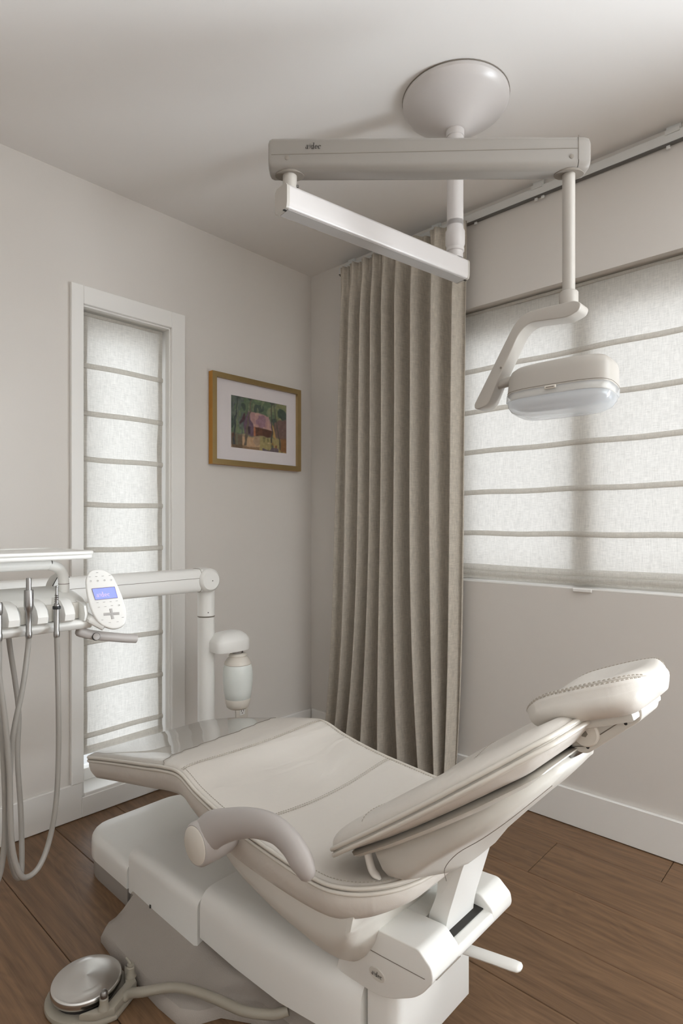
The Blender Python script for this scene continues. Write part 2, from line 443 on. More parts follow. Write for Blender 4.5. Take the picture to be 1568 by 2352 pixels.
def lettering(name, txt, origin, ux, uy, h, m, parent):
    c = bpy.data.curves.new(name, 'FONT'); c.body = txt; c.size = h / 0.7; c.resolution_u = 2
    t = bpy.data.objects.new(name + '_tmp', c); COL.objects.link(t)
    bpy.context.view_layer.update()
    me = bpy.data.meshes.new_from_object(t); bpy.data.objects.remove(t); bpy.data.curves.remove(c)
    ux, uy = Vector(ux).normalized(), Vector(uy).normalized(); uz = ux.cross(uy)
    M = Matrix.Translation(Vector(origin)) @ Matrix((ux, uy, uz)).transposed().to_4x4()
    me.transform(M); me.materials.clear()
    return link(name, me, m, parent, 0)

# ================================================================== THE ROOM
H = 2.44
XL, YF = -4.0, -5.4          # far ends of the room behind the camera
def wall(name, ax, pos, thick, u0, u1, holes, m=WALL):
    """wall in plane axis ax (0:x,1:y)=pos, thickness outwards, with rectangular holes (u0,u1,z0,z1)"""
    us = sorted({u0, u1, *[h[0] for h in holes], *[h[1] for h in holes]}); zs = sorted({0, H, *[h[2] for h in holes], *[h[3] for h in holes]})
    mb = MB(); cells = {}
    inside = lambda i, j: any(h[0] <= (us[i] + us[i + 1]) / 2 <= h[1] and h[2] <= (zs[j] + zs[j + 1]) / 2 <= h[3] for h in holes)
    for i in range(len(us) - 1):
        for j in range(len(zs) - 1):
            if inside(i, j): continue
            a, b = sorted((pos, pos + thick))
            p, q = ((a, us[i], zs[j]), (b, us[i + 1], zs[j + 1])) if ax == 0 else ((us[i], a, zs[j]), (us[i + 1], b, zs[j + 1]))
            mb.box(p, q)
    return struct(mb.build(name, m, smooth=0))
W1 = (-1.222, -0.838, 0.078, 1.962)           # narrow window opening (x0,x1,z0,z1)
W2 = (-2.62, -0.86, 0.876, 2.030)             # wide window opening (y0,y1,z0,z1)
W3 = (-5.20, -2.74, 0.45, 2.20)               # unshaded window further along the right wall
wall('wall_back', 1, 0.0, 0.16, XL, 0.0, [W1])
wall('wall_right', 0, 0.0, 0.16, YF, 0.16, [W2, W3])
wall('wall_front', 1, YF, -0.16, XL, 0.0, [])
wall('wall_left', 0, XL, -0.16, YF, 0.0, [])
struct(MB().box((XL - .16, YF - .16, H), (0.16, 0.16, H + 0.1)).build('ceiling', CEIL, smooth=0))
floor = struct(MB().box((XL - .16, YF - .16, -0.06), (0.16, 0.16, -0.004)).build('floor', DARK, smooth=0))
struct(MB().box((0.16, -2.70, 0.0), (1.30, -2.62, 2.60)).build('added_light_baffle', WALL, smooth=0))     # added unseen fin outside, keeps open-window daylight off the wide shade
# planks run along y
PW = 0.2325
seam0 = -0.160
rows = {0: [-0.55, -1.735, -3.2], 1: [-1.405, -2.9], 2: [-2.35, -0.3], 3: [-1.95], 4: [-0.12, -2.3], 5: [-0.98, -2.6], 6: [-1.75], 7: [-1.3, -3.0]}
for i in range(-1, 17):
    x1 = min(0.0, seam0 - PW * (i - 1) + (0 if i > 0 else 0)) if i >= 0 else None
    if i < 0: continue
    x1 = min(0.0, seam0 + PW - PW * i); x0 = max(XL, seam0 - PW * i)
    if x1 <= XL + 1e-4: break
    ends = [0.0] + sorted(rows.get(i, [-0.7 - 0.37 * (i % 4), -2.3 - .2 * (i % 3)]), reverse=True) + [YF]
    for a, b in zip(ends[:-1], ends[1:]):
        bevbox('plank', (x0 + .0008, b + .0008, -0.012), (x1 - .0008, a - .0008, 0.0), OAK, floor, r=0.0014, seg=1)

# baseboards (0.137 high, 14 mm), low piece under the narrow window
BH, BT = 0.137, 0.014
def base_piece(name, a, b, parent=None):
    o = bevbox(name, a, b, TRIM, parent, r=0.002, seg=1); return o
bb = struct(base_piece('baseboard_back', (XL, -BT, 0.002), (W1[0], 0, BH)))
base_piece('board', (W1[0], -BT, 0.002), (W1[1], 0, W1[2]), bb)
base_piece('board', (W1[1], -BT, 0.002), (-BT, 0, BH), bb)
struct(base_piece('baseboard_right', (-BT, YF, 0.002), (0, -BT, BH)))
struct(base_piece('baseboard_front', (XL, YF, 0.002), (-BT, YF + BT, BH)))
struct(base_piece('baseboard_left', (XL, YF + BT, 0.002), (XL + BT, -BT, BH)))

# ---- window_1 (narrow, cased)
w1 = bpy.data.objects.new('window_1', None); COL.objects.link(w1); w1.location = (-1.03, 0, W1[2]); struct(w1)
CT = 0.018
x0, x1, z0, z1 = W1
bevbox('casing', (-1.264, -CT, BH), (x0 + .004, 0, z1 + .066), TRIM, w1, .002, 1)
bevbox('casing', (x1 - .004, -CT, BH), (-0.778, 0, z1 + .066), TRIM, w1, .002, 1)
bevbox('casing', (x0 + .004, -CT, z1 - .004), (x1 - .004, 0, z1 + .066), TRIM, w1, .002, 1)
for a, b in (((x0, -.004, z0), (x0 + .010, .155, z1)), ((x1 - .010, -.004, z0), (x1, .155, z1)), ((x0 + .01, -.004, z1 - .010), (x1 - .01, .155, z1))):
    bevbox('jamb', a, b, TRIM, w1, .001, 1)
bevbox('sill', (x0 + .010, -.010, z0 - .004), (x1 - .010, .155, z0 + .012), TRIM, w1, .002, 1)
for a, b in (((x0 + .01, .10, z0 + .012), (x0 + .055, .15, z1 - .01)), ((x1 - .055, .10, z0 + .012), (x1 - .01, .15, z1 - .01)), ((x0 + .055, .10, z1 - .085), (x1 - .055, .15, z1 - .01)), ((x0 + .055, .10, z0 + .012), (x1 - .055, .15, z0 + .06))):
    bevbox('frame', a, b, TRIM, w1, .002, 1)
MB().box((x0 + .055, .124, z0 + .06), (x1 - .055, .128, z1 - .085)).build('pane', GLASS, w1, 0)
# ---- window_2 (wide, drywall return)
w2 = bpy.data.objects.new('window_2', None); COL.objects.link(w2); w2.location = (0, -1.74, W2[2]); struct(w2)
y0, y1, z0, z1 = W2
bevbox('sill', (.0005, y0, z0 - .001), (.155, y1, z0 + .006), TRIM, w2, .002, 1)
for a, b in (((.09, y0, z0), (.15, y0 + .06, z1)), ((.09, y1 - .06, z0), (.15, y1, z1)), ((.09, y0 + .06, z1 - .13), (.15, y1 - .06, z1)), ((.09, y0 + .06, z0), (.15, y1 - .06, z0 + .030)),
             ((.07, -1.455, z0 + .030), (.15, -1.365, z1 - .13))):
    bevbox('frame', a, b, TRIM, w2, .003, 1)
MB().box((.118, y0 + .06, z0 + .030), (.122, -1.455, z1 - .13)).build('pane', GLASS, w2, 0)
MB().box((.118, -1.365, z0 + .030), (.122, y1 - .06, z1 - .13)).build('pane', GLASS, w2, 0)
# ---- window_3 (beyond the frame, right wall)
w3 = bpy.data.objects.new('window_3', None); COL.objects.link(w3); w3.location = (0, -3.97, W3[2]); struct(w3)
for a, b in (((.09, W3[0], W3[2]), (.15, W3[0] + .06, W3[3])), ((.09, W3[1] - .06, W3[2]), (.15, W3[1], W3[3])), ((.09, W3[0] + .06, W3[3] - .06), (.15, W3[1] - .06, W3[3])), ((.09, W3[0] + .06, W3[2]), (.15, W3[1] - .06, W3[2] + .06))):
    bevbox('frame', a, b, TRIM, w3, .003, 1)

# ================================================================== ROMAN SHADES
def shade(name, label, axis, pos, u0, u1, zt, zb, ribs, hem_h, loc, folds=False):
    """flat linen with tucked rods; axis 1: in plane y=pos (u=x); axis 0: plane x=pos (u=y). room side is negative"""
    t = thing(name, label, 'window shade', loc)
    P = (lambda u, d, z: (u, pos - d, z)) if axis == 1 else (lambda u, d, z: (pos - d, u, z))
    nu, nz = 24, 120
    V, Fc = [], []
    for j in range(nz + 1):
        z = zb + (zt - zb) * j / nz
        for i in range(nu + 1):
            u = u0 + (u1 - u0) * i / nu
            near = min([abs(z - r) for r in ribs] + [1])
            d = 0.0025 * math.sin(u * 9 + z * 5) * (0.3 + min(1, near / .06)) + 0.0015 * math.sin(u * 31 + z * 14)
            V.append(P(u, d, z))
    for j in range(nz):
        for i in range(nu):
            a = j * (nu + 1) + i; Fc.append((a, a + 1, a + nu + 2, a + nu + 1))
    put('fabric', V, Fc, SHADE, t, 60)
    W = u1 - u0
    for r in ribs:      # rod pocket: soft half-round tuck on the room side
        rings = []
        for i in range(25):
            u = u0 + W * i / 24; zz = r + 0.0018 * math.sin(u * 17 + r * 40)
            rings.append([P(u, .001 + .0075 * math.cos(a), zz - .004 + .0105 * math.sin(a)) for a in np.linspace(-PI / 2, PI / 2, 8)])
        MB().loft(rings, False, False).build('rod_pocket', SHADE2, t, 60)
    for u, w in ((u0, .022), (u1, -.022)):
        rings = []
        for j in range(25):
            z = zb + (zt - zb) * j / 24
            e = .001 * math.sin(z * 21)
            rings.append([P(u, -.0035, z), P(u + w + e, -.0035, z), P(u + w + e, -.0050, z), P(u, -.0050, z)])
        MB().loft(rings).build('side_hem', SHADE2, t, 0)
    # bottom hem flap
    rings = []
    for i in range(33):
        u = u0 + W * i / 32; zz = zb + .003 * math.sin(u * 7)
        rings.append([P(u, .002, zz + hem_h), P(u, .007, zz + hem_h * .5), P(u, .007, zz), P(u, .002, zz - .002)])
    MB().loft(rings, False, False).build('bottom_hem', SHADE2 if not folds else SHADE, t, 60)
    hb = (P(u0, .006, zt - .012), P(u1, -.030, zt))
    a = tuple(min(hb[0][k], hb[1][k]) for k in range(3)); b = tuple(max(hb[0][k], hb[1][k]) for k in range(3))
    bevbox('headrail', a, b, SHADE2, t, .002, 1)
    return t
shade('roman_shade', 'narrow off-white linen roman shade inside the tall white-cased window', 1, 0.034, -1.203, -0.860, 1.944, 0.225,
      [1.742, 1.557, 1.377, 1.199, 1.020, 0.842, 0.660, 0.478, 0.297], .03, (-1.03, .034, .225))
s2 = shade('roman_shade', 'wide sheer linen roman shade filling the big window beside the curtain', 0, 0.040, -2.60, -0.885, 2.022, 0.893,
      [1.778, 1.602, 1.430, 1.257, 1.084], .022, (.04, -1.74, .893), True)
# extra soft folds at the bottom of the wide shade
for zc, dd in ((0.936, .010), (0.914, .016)):
    rings = []
    for i in range(41):
        y = -2.60 + 1.715 * i / 40; zz = zc + .002 * math.sin(y * 6)
        rings.append([(.034 - dd * max(0, math.cos(a)) - .002, y, zz + .014 * math.sin(a)) for a in np.linspace(-PI / 2, PI / 2, 8)])
    MB().loft(rings, False, False).build('hem_fold', SHADE, s2, 60)
bevbox('cord_cleat', (-.012, -1.47, .868), (-.004, -1.40, .882), TRIM, s2, .003, 1)

# ================================================================== CURTAIN + TRACK
tr = thing('curtain_track', 'white aluminium curtain track along the top of the window wall', 'curtain track', (-.012, -1.6, 2.378))
bevbox('rail', (-.026, -3.4, 2.380), (-.004, -0.225, 2.414), ALU, tr, .002, 1)
bevbox('slot', (-.0255, -3.4, 2.3782), (-.006, -0.226, 2.3803), SLOTG, tr, 0)
for y in (-0.30, -0.80, -1.27, -1.735, -2.3, -2.9):
    MB().box((-.030, y - .022, 2.406), (-.001, y + .022, 2.420)).box((-.012, y - .022, 2.41), (-.001, y + .022, 2.4395)).build('bracket', ALU, tr, 0)
for y in (-1.0, -1.262, -1.288, -1.72):
    bevbox('glider', (-.018, y - .006, 2.3655), (-.012, y + .006, 2.3765), ALU, tr, .001, 1)

def curtain():
    t = thing('curtain', 'long beige linen curtain hanging in pleats in the room corner', 'curtain', (-.09, -.58, .01))
    # fold edges measured along the wall: (y at top, y at bottom) left edge -> right edge
    PT = [776, 797, 825, 848, 870, 899, 933, 977, 1030, 1061]; PB = [729, 756, 787, 823, 867, 912, 961, 1002, 1018, 1026]
    nf = len(PT) - 1
    tops = np.array([onax(0, -.095, p, 718)[1] for p in PT]); bots = np.array([onax(0, -.10, p, 1660)[1] for p in PB])
    amp = np.array([.020, .034, .036, .036, .040, .044, .048, .046, .026])
    zt, zb = 2.372, 0.012
    ns, nz = 26, 60
    V, Fc = [], []
    for j in range(nz + 1):
        q = j / nz; z = zt + (zb - zt) * q
        w = min(1, q * 9)                      # below the heading the folds open out
        e = 0.35 * q + 0.65 * q ** 4 if True else q
        ed = tops * (1 - e) + bots * e
        ed = ed + 0.012 * np.sin(np.linspace(0, 7, nf + 1) + q * 4) * q
        row = []
        for k in range(nf):
            for i in range(ns):
                s = i / ns; ph = 2 * PI * s
                a = amp[k] * (0.55 + 0.45 * w) * (1 + .35 * q)
                # rounded front, sharp valley tucked behind the neighbour
                y = ed[k] + (ed[k + 1] - ed[k]) * (s + 0.13 * math.sin(ph) * w + .05 * math.sin(2 * ph) * w)
                x = -0.078 - 0.012 * q - a * (math.cos(ph + .5) * 1.0 + .18 * math.cos(2 * ph)) * (-1)
                if q < .06:                    # pinch pleats at the heading
                    x += .010 * math.cos(3 * ph) * (1 - q / .06)
                x -= 0.010 * math.sin(q * 5 + k) * q
                row.append((min(x, -.031), y, z + .006 * math.sin(3 * ph + k) * (q > .98)))
        row.append((-0.060, ed[-1], z))
        V += row
    n = nf * ns + 1
    for j in range(nz):
        for i in range(n - 1):
            a = j * n + i; Fc.append((a, a + 1, a + n + 1, a + n))
    o = put('drape', V, Fc, DRAPE, t, 70)
    md = o.modifiers.new('thick', 'SOLIDIFY'); md.thickness = .002; md.offset = 0
    for y in np.linspace(-.25, -.93, 10):
        MB().tube([(-.030, y, 2.3745), (-.034, y, 2.371), (-.04, y, 2.360)], .0018, 6).build('hook', DARK, t)
    return t
curtain()

# ================================================================== FRAMED PICTURE
def picture():
    fx0, fx1, fz0, fz1 = -0.648, -0.104, 1.392, 1.812
    t = thing('framed_picture', 'watercolour of a forest cabin in a slim gold frame', 'picture', ((fx0 + fx1) / 2, -.002, fz0))
    D, Wd = .030, .024
    outer = [(fx0, fz0), (fx1, fz0), (fx1, fz1), (fx0, fz1)]
    inner = [(fx0 + Wd, fz0 + Wd), (fx1 - Wd, fz0 + Wd), (fx1 - Wd, fz1 - Wd), (fx0 + Wd, fz1 - Wd)]
    for k in range(4):
        a, b = outer[k], outer[(k + 1) % 4]; c, d = inner[(k + 1) % 4], inner[k]
        q = [a, b, c, d]
        fr = MB().add([(p[0], -.003 - D, p[1]) for p in q] + [(p[0], -.003 - D + (.006 if i > 1 else 0) * 0 + .020 * (i > 1), p[1]) for i, p in enumerate(q)],
                 [(0, 1, 2, 3), (3, 2, 6, 7)]).build('frame_rail', GOLD, t, 0)
        MB().add([(a[0], -.003 - D, a[1]), (b[0], -.003 - D, b[1]), (b[0], -.003, b[1]), (a[0], -.003, a[1])], [(0, 1, 2, 3)]).build('frame_side', GOLDS, t, 0)
    ax0, ax1, az0, az1 = -.535, -.190, 1.478, 1.722
    mb = MB()
    yb = -.018
    O = [(fx0 + .012, fz0 + .012), (fx1 - .012, fz0 + .012), (fx1 - .012, fz1 - .012), (fx0 + .012, fz1 - .012)]
    I = [(ax0, az0), (ax1, az0), (ax1, az1), (ax0, az1)]
    mb.add([(p[0], yb, p[1]) for p in O + I] + [(p[0], yb + .004, p[1]) for p in I], [(k, (k + 1) % 4, 4 + (k + 1) % 4, 4 + k) for k in range(4)] + [(4 + k, 4 + (k + 1) % 4, 8 + (k + 1) % 4, 8 + k) for k in range(4)])
    mb.build('mat_board', MATB, t, 0)
    # painted sheet: brush colours kept per vertex
    nu, nv = 170, 120
    def nz(sx, sy, seed):
        g = np.random.default_rng(seed).normal(size=(sy + 3, sx + 3))
        U, Vv = np.meshgrid(np.linspace(0, sx, nu + 1), np.linspace(0, sy, nv + 1))
        i, j = U.astype(int), Vv.astype(int); fu, fv = U - i, Vv - j
        return g[j, i] * (1 - fu) * (1 - fv) + g[j, i + 1] * fu * (1 - fv) + g[j + 1, i] * (1 - fu) * fv + g[j + 1, i + 1] * fu * fv
    U, Vv = np.meshgrid(np.linspace(0, 1, nu + 1), np.linspace(0, 1, nv + 1))    # Vv = 0 bottom
    wu = U + .012 * nz(14, 12, 1) ; wv = Vv + .014 * nz(14, 12, 2)
    img = np.zeros((nv + 1, nu + 1, 3))
    def mixc(mask, c):
        m = np.clip(mask, 0, 1)[..., None]; img[:] = img * (1 - m) + np.array(c) / 255.0 * m
    img[:] = np.array((92, 108, 84)) / 255
    n1, n2, n3 = nz(9, 6, 3), nz(26, 9, 4), nz(40, 30, 5)
    mixc((n1 > .3) * .7, (120, 134, 100)); mixc((n1 < -.5) * .8, (58, 72, 66)); mixc((n2 > .7) * .5, (150, 150, 118)); mixc((U < .22) * (n2 > -.2) * .6, (86, 92, 96)); mixc((U > .8) * (n1 > -.4) * .5, (150, 140, 96))
    gr = np.clip((.30 - wv) / .05, 0, 1)
    mixc(gr, (182, 150, 118)); mixc(gr * (n1 > 0) * .6, (146, 126, 108)); mixc(gr * (U > .5) * .75, (150, 142, 90)); mixc(gr * (U > .55) * (n2 > .4) * .8, (112, 108, 70)); mixc(gr * (U < .2) * .8, (86, 76, 64))
    mixc((wv < .07 + .03 * n1) * (U > .55) * (U < .85) * .8, (92, 78, 98)); mixc((wv < .06) * (U < .5) * .6, (110, 84, 60)); mixc(gr * (n1 > .7) * .5, (206, 176, 140))
    def tri(pts, c, soft=.02):
        m = np.ones_like(U)
        for k in range(len(pts)):
            (xa, ya), (xb, yb_) = pts[k], pts[(k + 1) % len(pts)]
            d = ((xb - xa) * (wv - ya) - (yb_ - ya) * (wu - xa)) / math.hypot(xb - xa, yb_ - ya)
            m *= np.clip(d / soft + .5, 0, 1)
        mixc(m, c); return m
    tri([(.80, .30), (1.02, .24), (1.02, .70), (.88, .68), (.76, .60)], (112, 88, 82)); tri([(.88, .02), (1.02, .02), (1.02, .30), (.88, .28)], (134, 92, 54), .04)
    tri([(.17, .36), (.23, .34), (.23, .60), (.30, .74), (.25, .74), (.16, .58)], (70, 46, 54)); tri([(.23, .30), (.42, .28), (.42, .50), (.30, .76), (.22, .55)], (104, 82, 98))
    m = tri([(.30, .76), (.40, .46), (.74, .42), (.66, .70)], (170, 134, 132)); mixc(m * (n1 > .2) * .7, (138, 106, 126)); mixc(m * (n2 > .5) * .6, (196, 158, 140))
    m = tri([(.42, .28), (.72, .30), (.73, .42), (.41, .46)], (96, 60, 44)); mixc(m * (n2 > .3) * .6, (70, 44, 36)); tri([(.40, .28), (.43, .28), (.43, .47), (.40, .46)], (176, 112, 78))
    tri([(.29, .31), (.34, .31), (.34, .45), (.29, .45)], (58, 44, 50)); tri([(.74, .30), (.80, .26), (.76, .52), (.73, .55)], (176, 138, 84))
    for xa, xb, wd, c in ((.24, .36, .022, (116, 104, 90)), (.10, .13, .012, (128, 132, 108)), (.05, .12, .018, (70, 78, 80)), (.715, .72, .016, (84, 76, 70)), (.90, .76, .016, (92, 88, 76))):
        cx = xa + (xb - xa) * Vv ** 1.3 if xa < .5 else xa + (xb - xa) * Vv
        mk = np.clip((wd * (1.25 - .6 * Vv) - np.abs(wu - cx)) / .01, 0, 1) * (Vv > .06 + .12 * (xa > .7) * (xa < .8)); mixc(mk * 1.0, tuple(v * .88 for v in c))
    for fx_, fz_, c in ((.74, .14, (150, 106, 60)), (.79, .12, (176, 150, 92)), (.735, .09, (84, 92, 88)), (.805, .10, (110, 60, 44)), (.045, .24, (96, 64, 48))):
        mixc(np.exp(-((wu - fx_) / .016) ** 2 - ((wv - fz_) / .04) ** 2) * 1.2, c)
    img += .02 * n3[..., None]; img = np.clip(img * 1.02, 0, 1)
    V, Fc = [], []
    for j in range(nv + 1):
        for i in range(nu + 1): V.append((ax0 + (ax1 - ax0) * i / nu, yb + .004, az0 + (az1 - az0) * j / nv))
    for j in range(nv):
        for i in range(nu):
            a = j * (nu + 1) + i; Fc.append((a, a + 1, a + nu + 2, a + nu + 1))
    me = bpy.data.meshes.new('painted_sheet'); me.from_pydata(V, [], Fc)
    ca = me.color_attributes.new('paint', 'FLOAT_COLOR', 'POINT')
    c = np.ones(((nv + 1) * (nu + 1), 4)); s = img.reshape(-1, 3)
    c[:, :3] = np.where(s <= .04045, s / 12.92, ((s + .055) / 1.055) ** 2.4); ca.data.foreach_set('color', c.ravel())
    m = bpy.data.materials.new('watercolour'); m.use_nodes = True
    at = m.node_tree.nodes.new('ShaderNodeAttribute'); at.attribute_name = 'paint'
    m.node_tree.links.new(at.outputs['Color'], m.node_tree.nodes['Principled BSDF'].inputs['Base Color'])
    m.node_tree.nodes['Principled BSDF'].inputs['Roughness'].default_value = .7
    link('painted_sheet', me, m, t, 0)
    MB().add([(fx0 + .012, -.0225, fz0 + .012), (fx1 - .012, -.0225, fz0 + .012), (fx1 - .012, -.0225, fz1 - .012), (fx0 + .012, -.0225, fz1 - .012)], [(0, 1, 2, 3)]).build('glazing', GLASS, t, 0)
    MB().box((fx0 + .002, -.004, fz0 + .002), (fx1 - .002, -.001, fz1 - .002)).build('backing', MATB, t, 0)
picture()

# ================================================================== WALL OUTLET
def outlet():
    cx, cz = -0.462, 0.245
    t = thing('wall_outlet', 'cream duplex power outlet low on the wall behind the bottle', 'outlet', (cx, -.001, cz - .06))
    bevbox('cover_plate', (cx - .036, -.006, cz - .058), (cx + .036, -.0005, cz + .058), CREAM, t, .003, 2)
    for dz in (.02, -.02):
        s = bevbox('socket', (cx - .015, -.0075, cz + dz - .014), (cx + .015, -.0055, cz + dz + .014), TRIM, t, .003, 2)
        for dx, w in ((-.006, .0012), (.006, .0012)):
            bevbox('slot', (cx + dx - w, -.0082, cz + dz + .001), (cx + dx + w, -.0072, cz + dz + .010), DARK, s, 0)
        MB().lathe([(.0024, 0), (.0024, .0007)], (cx, -.0075, cz + dz - .006), (0, -1, 0), 12).build('ground_hole', DARK, s)
outlet()

# ================================================================== DENTAL CHAIR (long axis along y, toe towards the narrow window)
XC = -1.16
def N(hw, px, py):
    """photo pixel -> (y, z) on the plane hw metres from the chair's centre line (negative = camera side)"""
    p = onax(0, XC + hw, px, py); return (p[1], p[2])
chair = thing('dental_chair', 'reclined beige upholstered dental chair on a low white base', 'dental chair', (XC, -1.1, 0))

def cushion(name, keys, m, parent, n=90, nv=27, re=(.06, .06), rt=(.02, .02), bulge=.006, taper=.015, pexp=8, cap_under=True):
    """keys: (y, z, half width, side depth, pad height, dish). returns object, edge rows"""
    K = np.array(spline(keys, 12))
    seg = np.r_[0, np.cumsum(np.hypot(np.diff(K[:, 0]), np.diff(K[:, 1])))]
    L = seg[-1]
    # denser towards the ends
    u = np.linspace(0, 1, n); u = u - 0.12 * np.sin(2 * PI * u) / PI
    S = np.array([np.interp(u * L, seg, K[:, c]) for c in range(6)]).T
    rings, edge, tops = [], [], []
    vv = np.sin(np.linspace(-PI / 2, PI / 2, nv))
    for i in range(n):
        y, z, hw, th, pad, dish = S[i]
        a, b = S[max(i - 1, 0)], S[min(i + 1, n - 1)]
        T = np.array([b[0] - a[0], b[1] - a[1]]); T /= np.linalg.norm(T)
        Nn = np.array([T[1], -T[0]])
        if Nn[1] < 0: Nn = -Nn
        d0, d1 = u[i] * L, (1 - u[i]) * L
        for d, r, q in ((d0, re[0], rt[0]), (d1, re[1], rt[1])):
            if d < r: hw = hw - r + math.sqrt(max(0, r * r - (r - d) ** 2))
            if d < q:
                f = math.sqrt(max(0.0, 1 - (1 - d / q) ** 2)); pad *= f; th *= .25 + .75 * f; dish *= f
        ring = []; top = []
        for s in vv:
            h = pad * math.sqrt(max(0, 1 - abs(s) ** pexp)) - dish * (1 - s * s) ** 1.3
            p = (XC + hw * s, y + Nn[0] * h, z + Nn[1] * h); ring.append(p); top.append(p)
        for q in np.linspace(.2, 1, 5):
            x = hw + bulge * math.sin(PI * q) - taper * q * q; ring.append((XC + x, y - Nn[0] * th * q, z - Nn[1] * th * q))
        if cap_under:
            for s in (.5, 0, -.5): ring.append((XC + (hw - taper) * s, y - Nn[0] * th * 1.02, z - Nn[1] * th * 1.02))
        for q in np.linspace(1, .2, 5):
            x = hw + bulge * math.sin(PI * q) - taper * q * q; ring.append((XC - x, y - Nn[0] * th * q, z - Nn[1] * th * q))
        rings.append(ring); tops.append((top, Nn)); edge.append(((XC - hw, y, z), (XC + hw, y, z), Nn))
    o = MB().loft(rings).build(name, m, parent, 60)
    return o, edge, tops, S
def piping(edge, r, parent, offs=((0.002, .002),), m=PIPE, a=0, b=None):
    """closed double cord round the rim"""
    E_ = edge[a:b]
    for out, up in offs:
        loop = [Vector(e[0]) + Vector((-out, e[2][0] * up, e[2][1] * up)) for e in E_] + [Vector(e[1]) + Vector((out, e[2][0] * up, e[2][1] * up)) for e in E_[::-1]]
        loop.append(loop[0])
        MB().tube(loop, r, 8, cap=False).build('piping', m, parent, 60)
def stitches(pts, nrm, parent, ln=.0042, gap=.0032, r=.0007):
    """row of short threads along a polyline lying on a surface"""
    P = [Vector(p) for p in pts]; mb = MB(); acc = 0.0; start = None
    seg = [0.0]
    for a, b in zip(P[:-1], P[1:]): seg.append(seg[-1] + (b - a).length)
    def at(s):
        for i in range(len(seg) - 1):
            if s <= seg[i + 1]:
                return P[i].lerp(P[i + 1], (s - seg[i]) / max(1e-9, seg[i + 1] - seg[i]))
        return P[-1]
    s = 0.0
    while s + ln < seg[-1]:
        a, b = at(s), at(s + ln); mb.tube([a, a.lerp(b, .5) + Vector(nrm) * r, b], r, 5); s += ln + gap
    o = mb.build('stitching', STITCH, parent, 60); o['kind'] = 'stuff'; return o

# ---- seat with toe board: (y, z, half width, side depth, pad, dish)
seat_keys = [(-0.425, .392, .232, .062, .010, .000), (-0.60, .434, .236, .064, .014, .000), (-0.80, .478, .240, .064, .016, .002), (-0.92, .505, .243, .064, .016, .006),
             (-1.00, .515, .246, .068, .014, .010), (-1.08, .494, .249, .074, .012, .016), (-1.20, .474, .252, .085, .012, .022), (-1.34, .463, .254, .080, .012, .024),
             (-1.46, .458, .254, .072, .012, .022), (-1.54, .464, .254, .060, .012, .018), (-1.60, .473, .252, .044, .012, .012), (-1.640, .482, .250, .028, .012, .006)]
seat, se, st, sS = cushion('seat_cushion', seat_keys, VINYL, chair, n=110, nv=33, re=(.05, .16), rt=(.018, .02), pexp=10)
piping(se, .0042, seat, ((.003, .002), (.0035, -.008)))
def top_line(tops, frac, off=.0012, s0=1, s1=-1):
    """points across the top surface at station fraction"""
    i = int(round(frac * (len(tops) - 1))); T, Nn = tops[i]
    return [(p[0], p[1] + Nn[0] * off, p[2] + Nn[1] * off) for p in T[s0:s1]], (0, Nn[0], Nn[1])
def frac_at(S, y): return int(np.argmin(abs(S[:, 0] - y))) / (len(S) - 1)
for y in (-1.0, -1.245):
    f = frac_at(sS, y)
    for k, dy in ((0, 0), (1, -.009)):
        ln, nn = top_line(st, f, .0006, 2, -2); ln = [(p[0], p[1] + dy, p[2]) for p in ln]
        stitches(ln, nn, seat)
    ln, nn = top_line(st, f, .0002, 2, -2); ln = [(p[0], p[1] - .0045, p[2]) for p in ln]
    MB().tube(ln, .0006, 5).build('seam', SEAMV, seat, 60)
for side in (0, 1):                         # stitching beside the rim
    pts = []
    for i in range(frac_i0 := int(frac_at(sS, -.99) * 109), 106):
        T, Nn = st[i]; p = T[3] if side == 0 else T[-4]; pts.append((p[0], p[1] + Nn[0] * .0006, p[2] + Nn[1] * .0006))
    stitches(pts, (0, 0, 1), seat)
# clear vinyl film over the toe board
i1 = int(frac_at(sS, -.94) * 109)
Vv, Ff = [], []
def film_pt(i, j):
    """film row i of i1, column j; the cut edge runs askew across the knee"""
    sx = j / (len(st[0][0]) - 1)
    yl = -.925 + .135 * sx ** .8; y_i = sS[i, 0]; lim = int(frac_at(sS, yl) * 109)
    ii = i / i1 * lim; a = int(math.floor(ii)); b = min(a + 1, len(st) - 1); f_ = ii - a
    p = np.array(st[a][0][j]) * (1 - f_) + np.array(st[b][0][j]) * f_; Nn = st[a][1]
    w_ = .0018 + .0003 * math.sin(p[0] * 31 + p[1] * 13) + .0005 * math.sin(p[0] * 9 - p[1] * 17)
    return (p[0], p[1] + Nn[0] * w_, p[2] + Nn[1] * w_)
nn_ = len(st[0][0])
for i in range(0, i1 + 1):
    for j in range(nn_): Vv.append(film_pt(i, j))
for i in range(i1):
    for j in range(nn_ - 1): Ff.append((i * nn_ + j, i * nn_ + j + 1, (i + 1) * nn_ + j + 1, (i + 1) * nn_ + j))
tf = put('toe_cover_film', Vv, Ff, FILM, chair, 60); tf['label'] = 'clear glossy plastic film over the foot end'
MB().tube(Vv[-nn_:], .0009, 5).build('film_edge', SEAMG, tf, 60)
rings = []
for i in range(13):                          # loose tail of the film under the toe board
    t = i / 12; y = -.60 - .30 * t; zz = np.interp(y, sS[::-1, 0], sS[::-1, 1]) - .054
    rings.append([(XC - .225 + .30 * k / 8, y, zz - .028 * math.sin(PI * t) * math.sin(PI * (k + .6) / 9.2) - .004) for k in range(9)])
MB().loft(rings, cap=False, closed=False).build('film_tail', FILM, tf, 60)
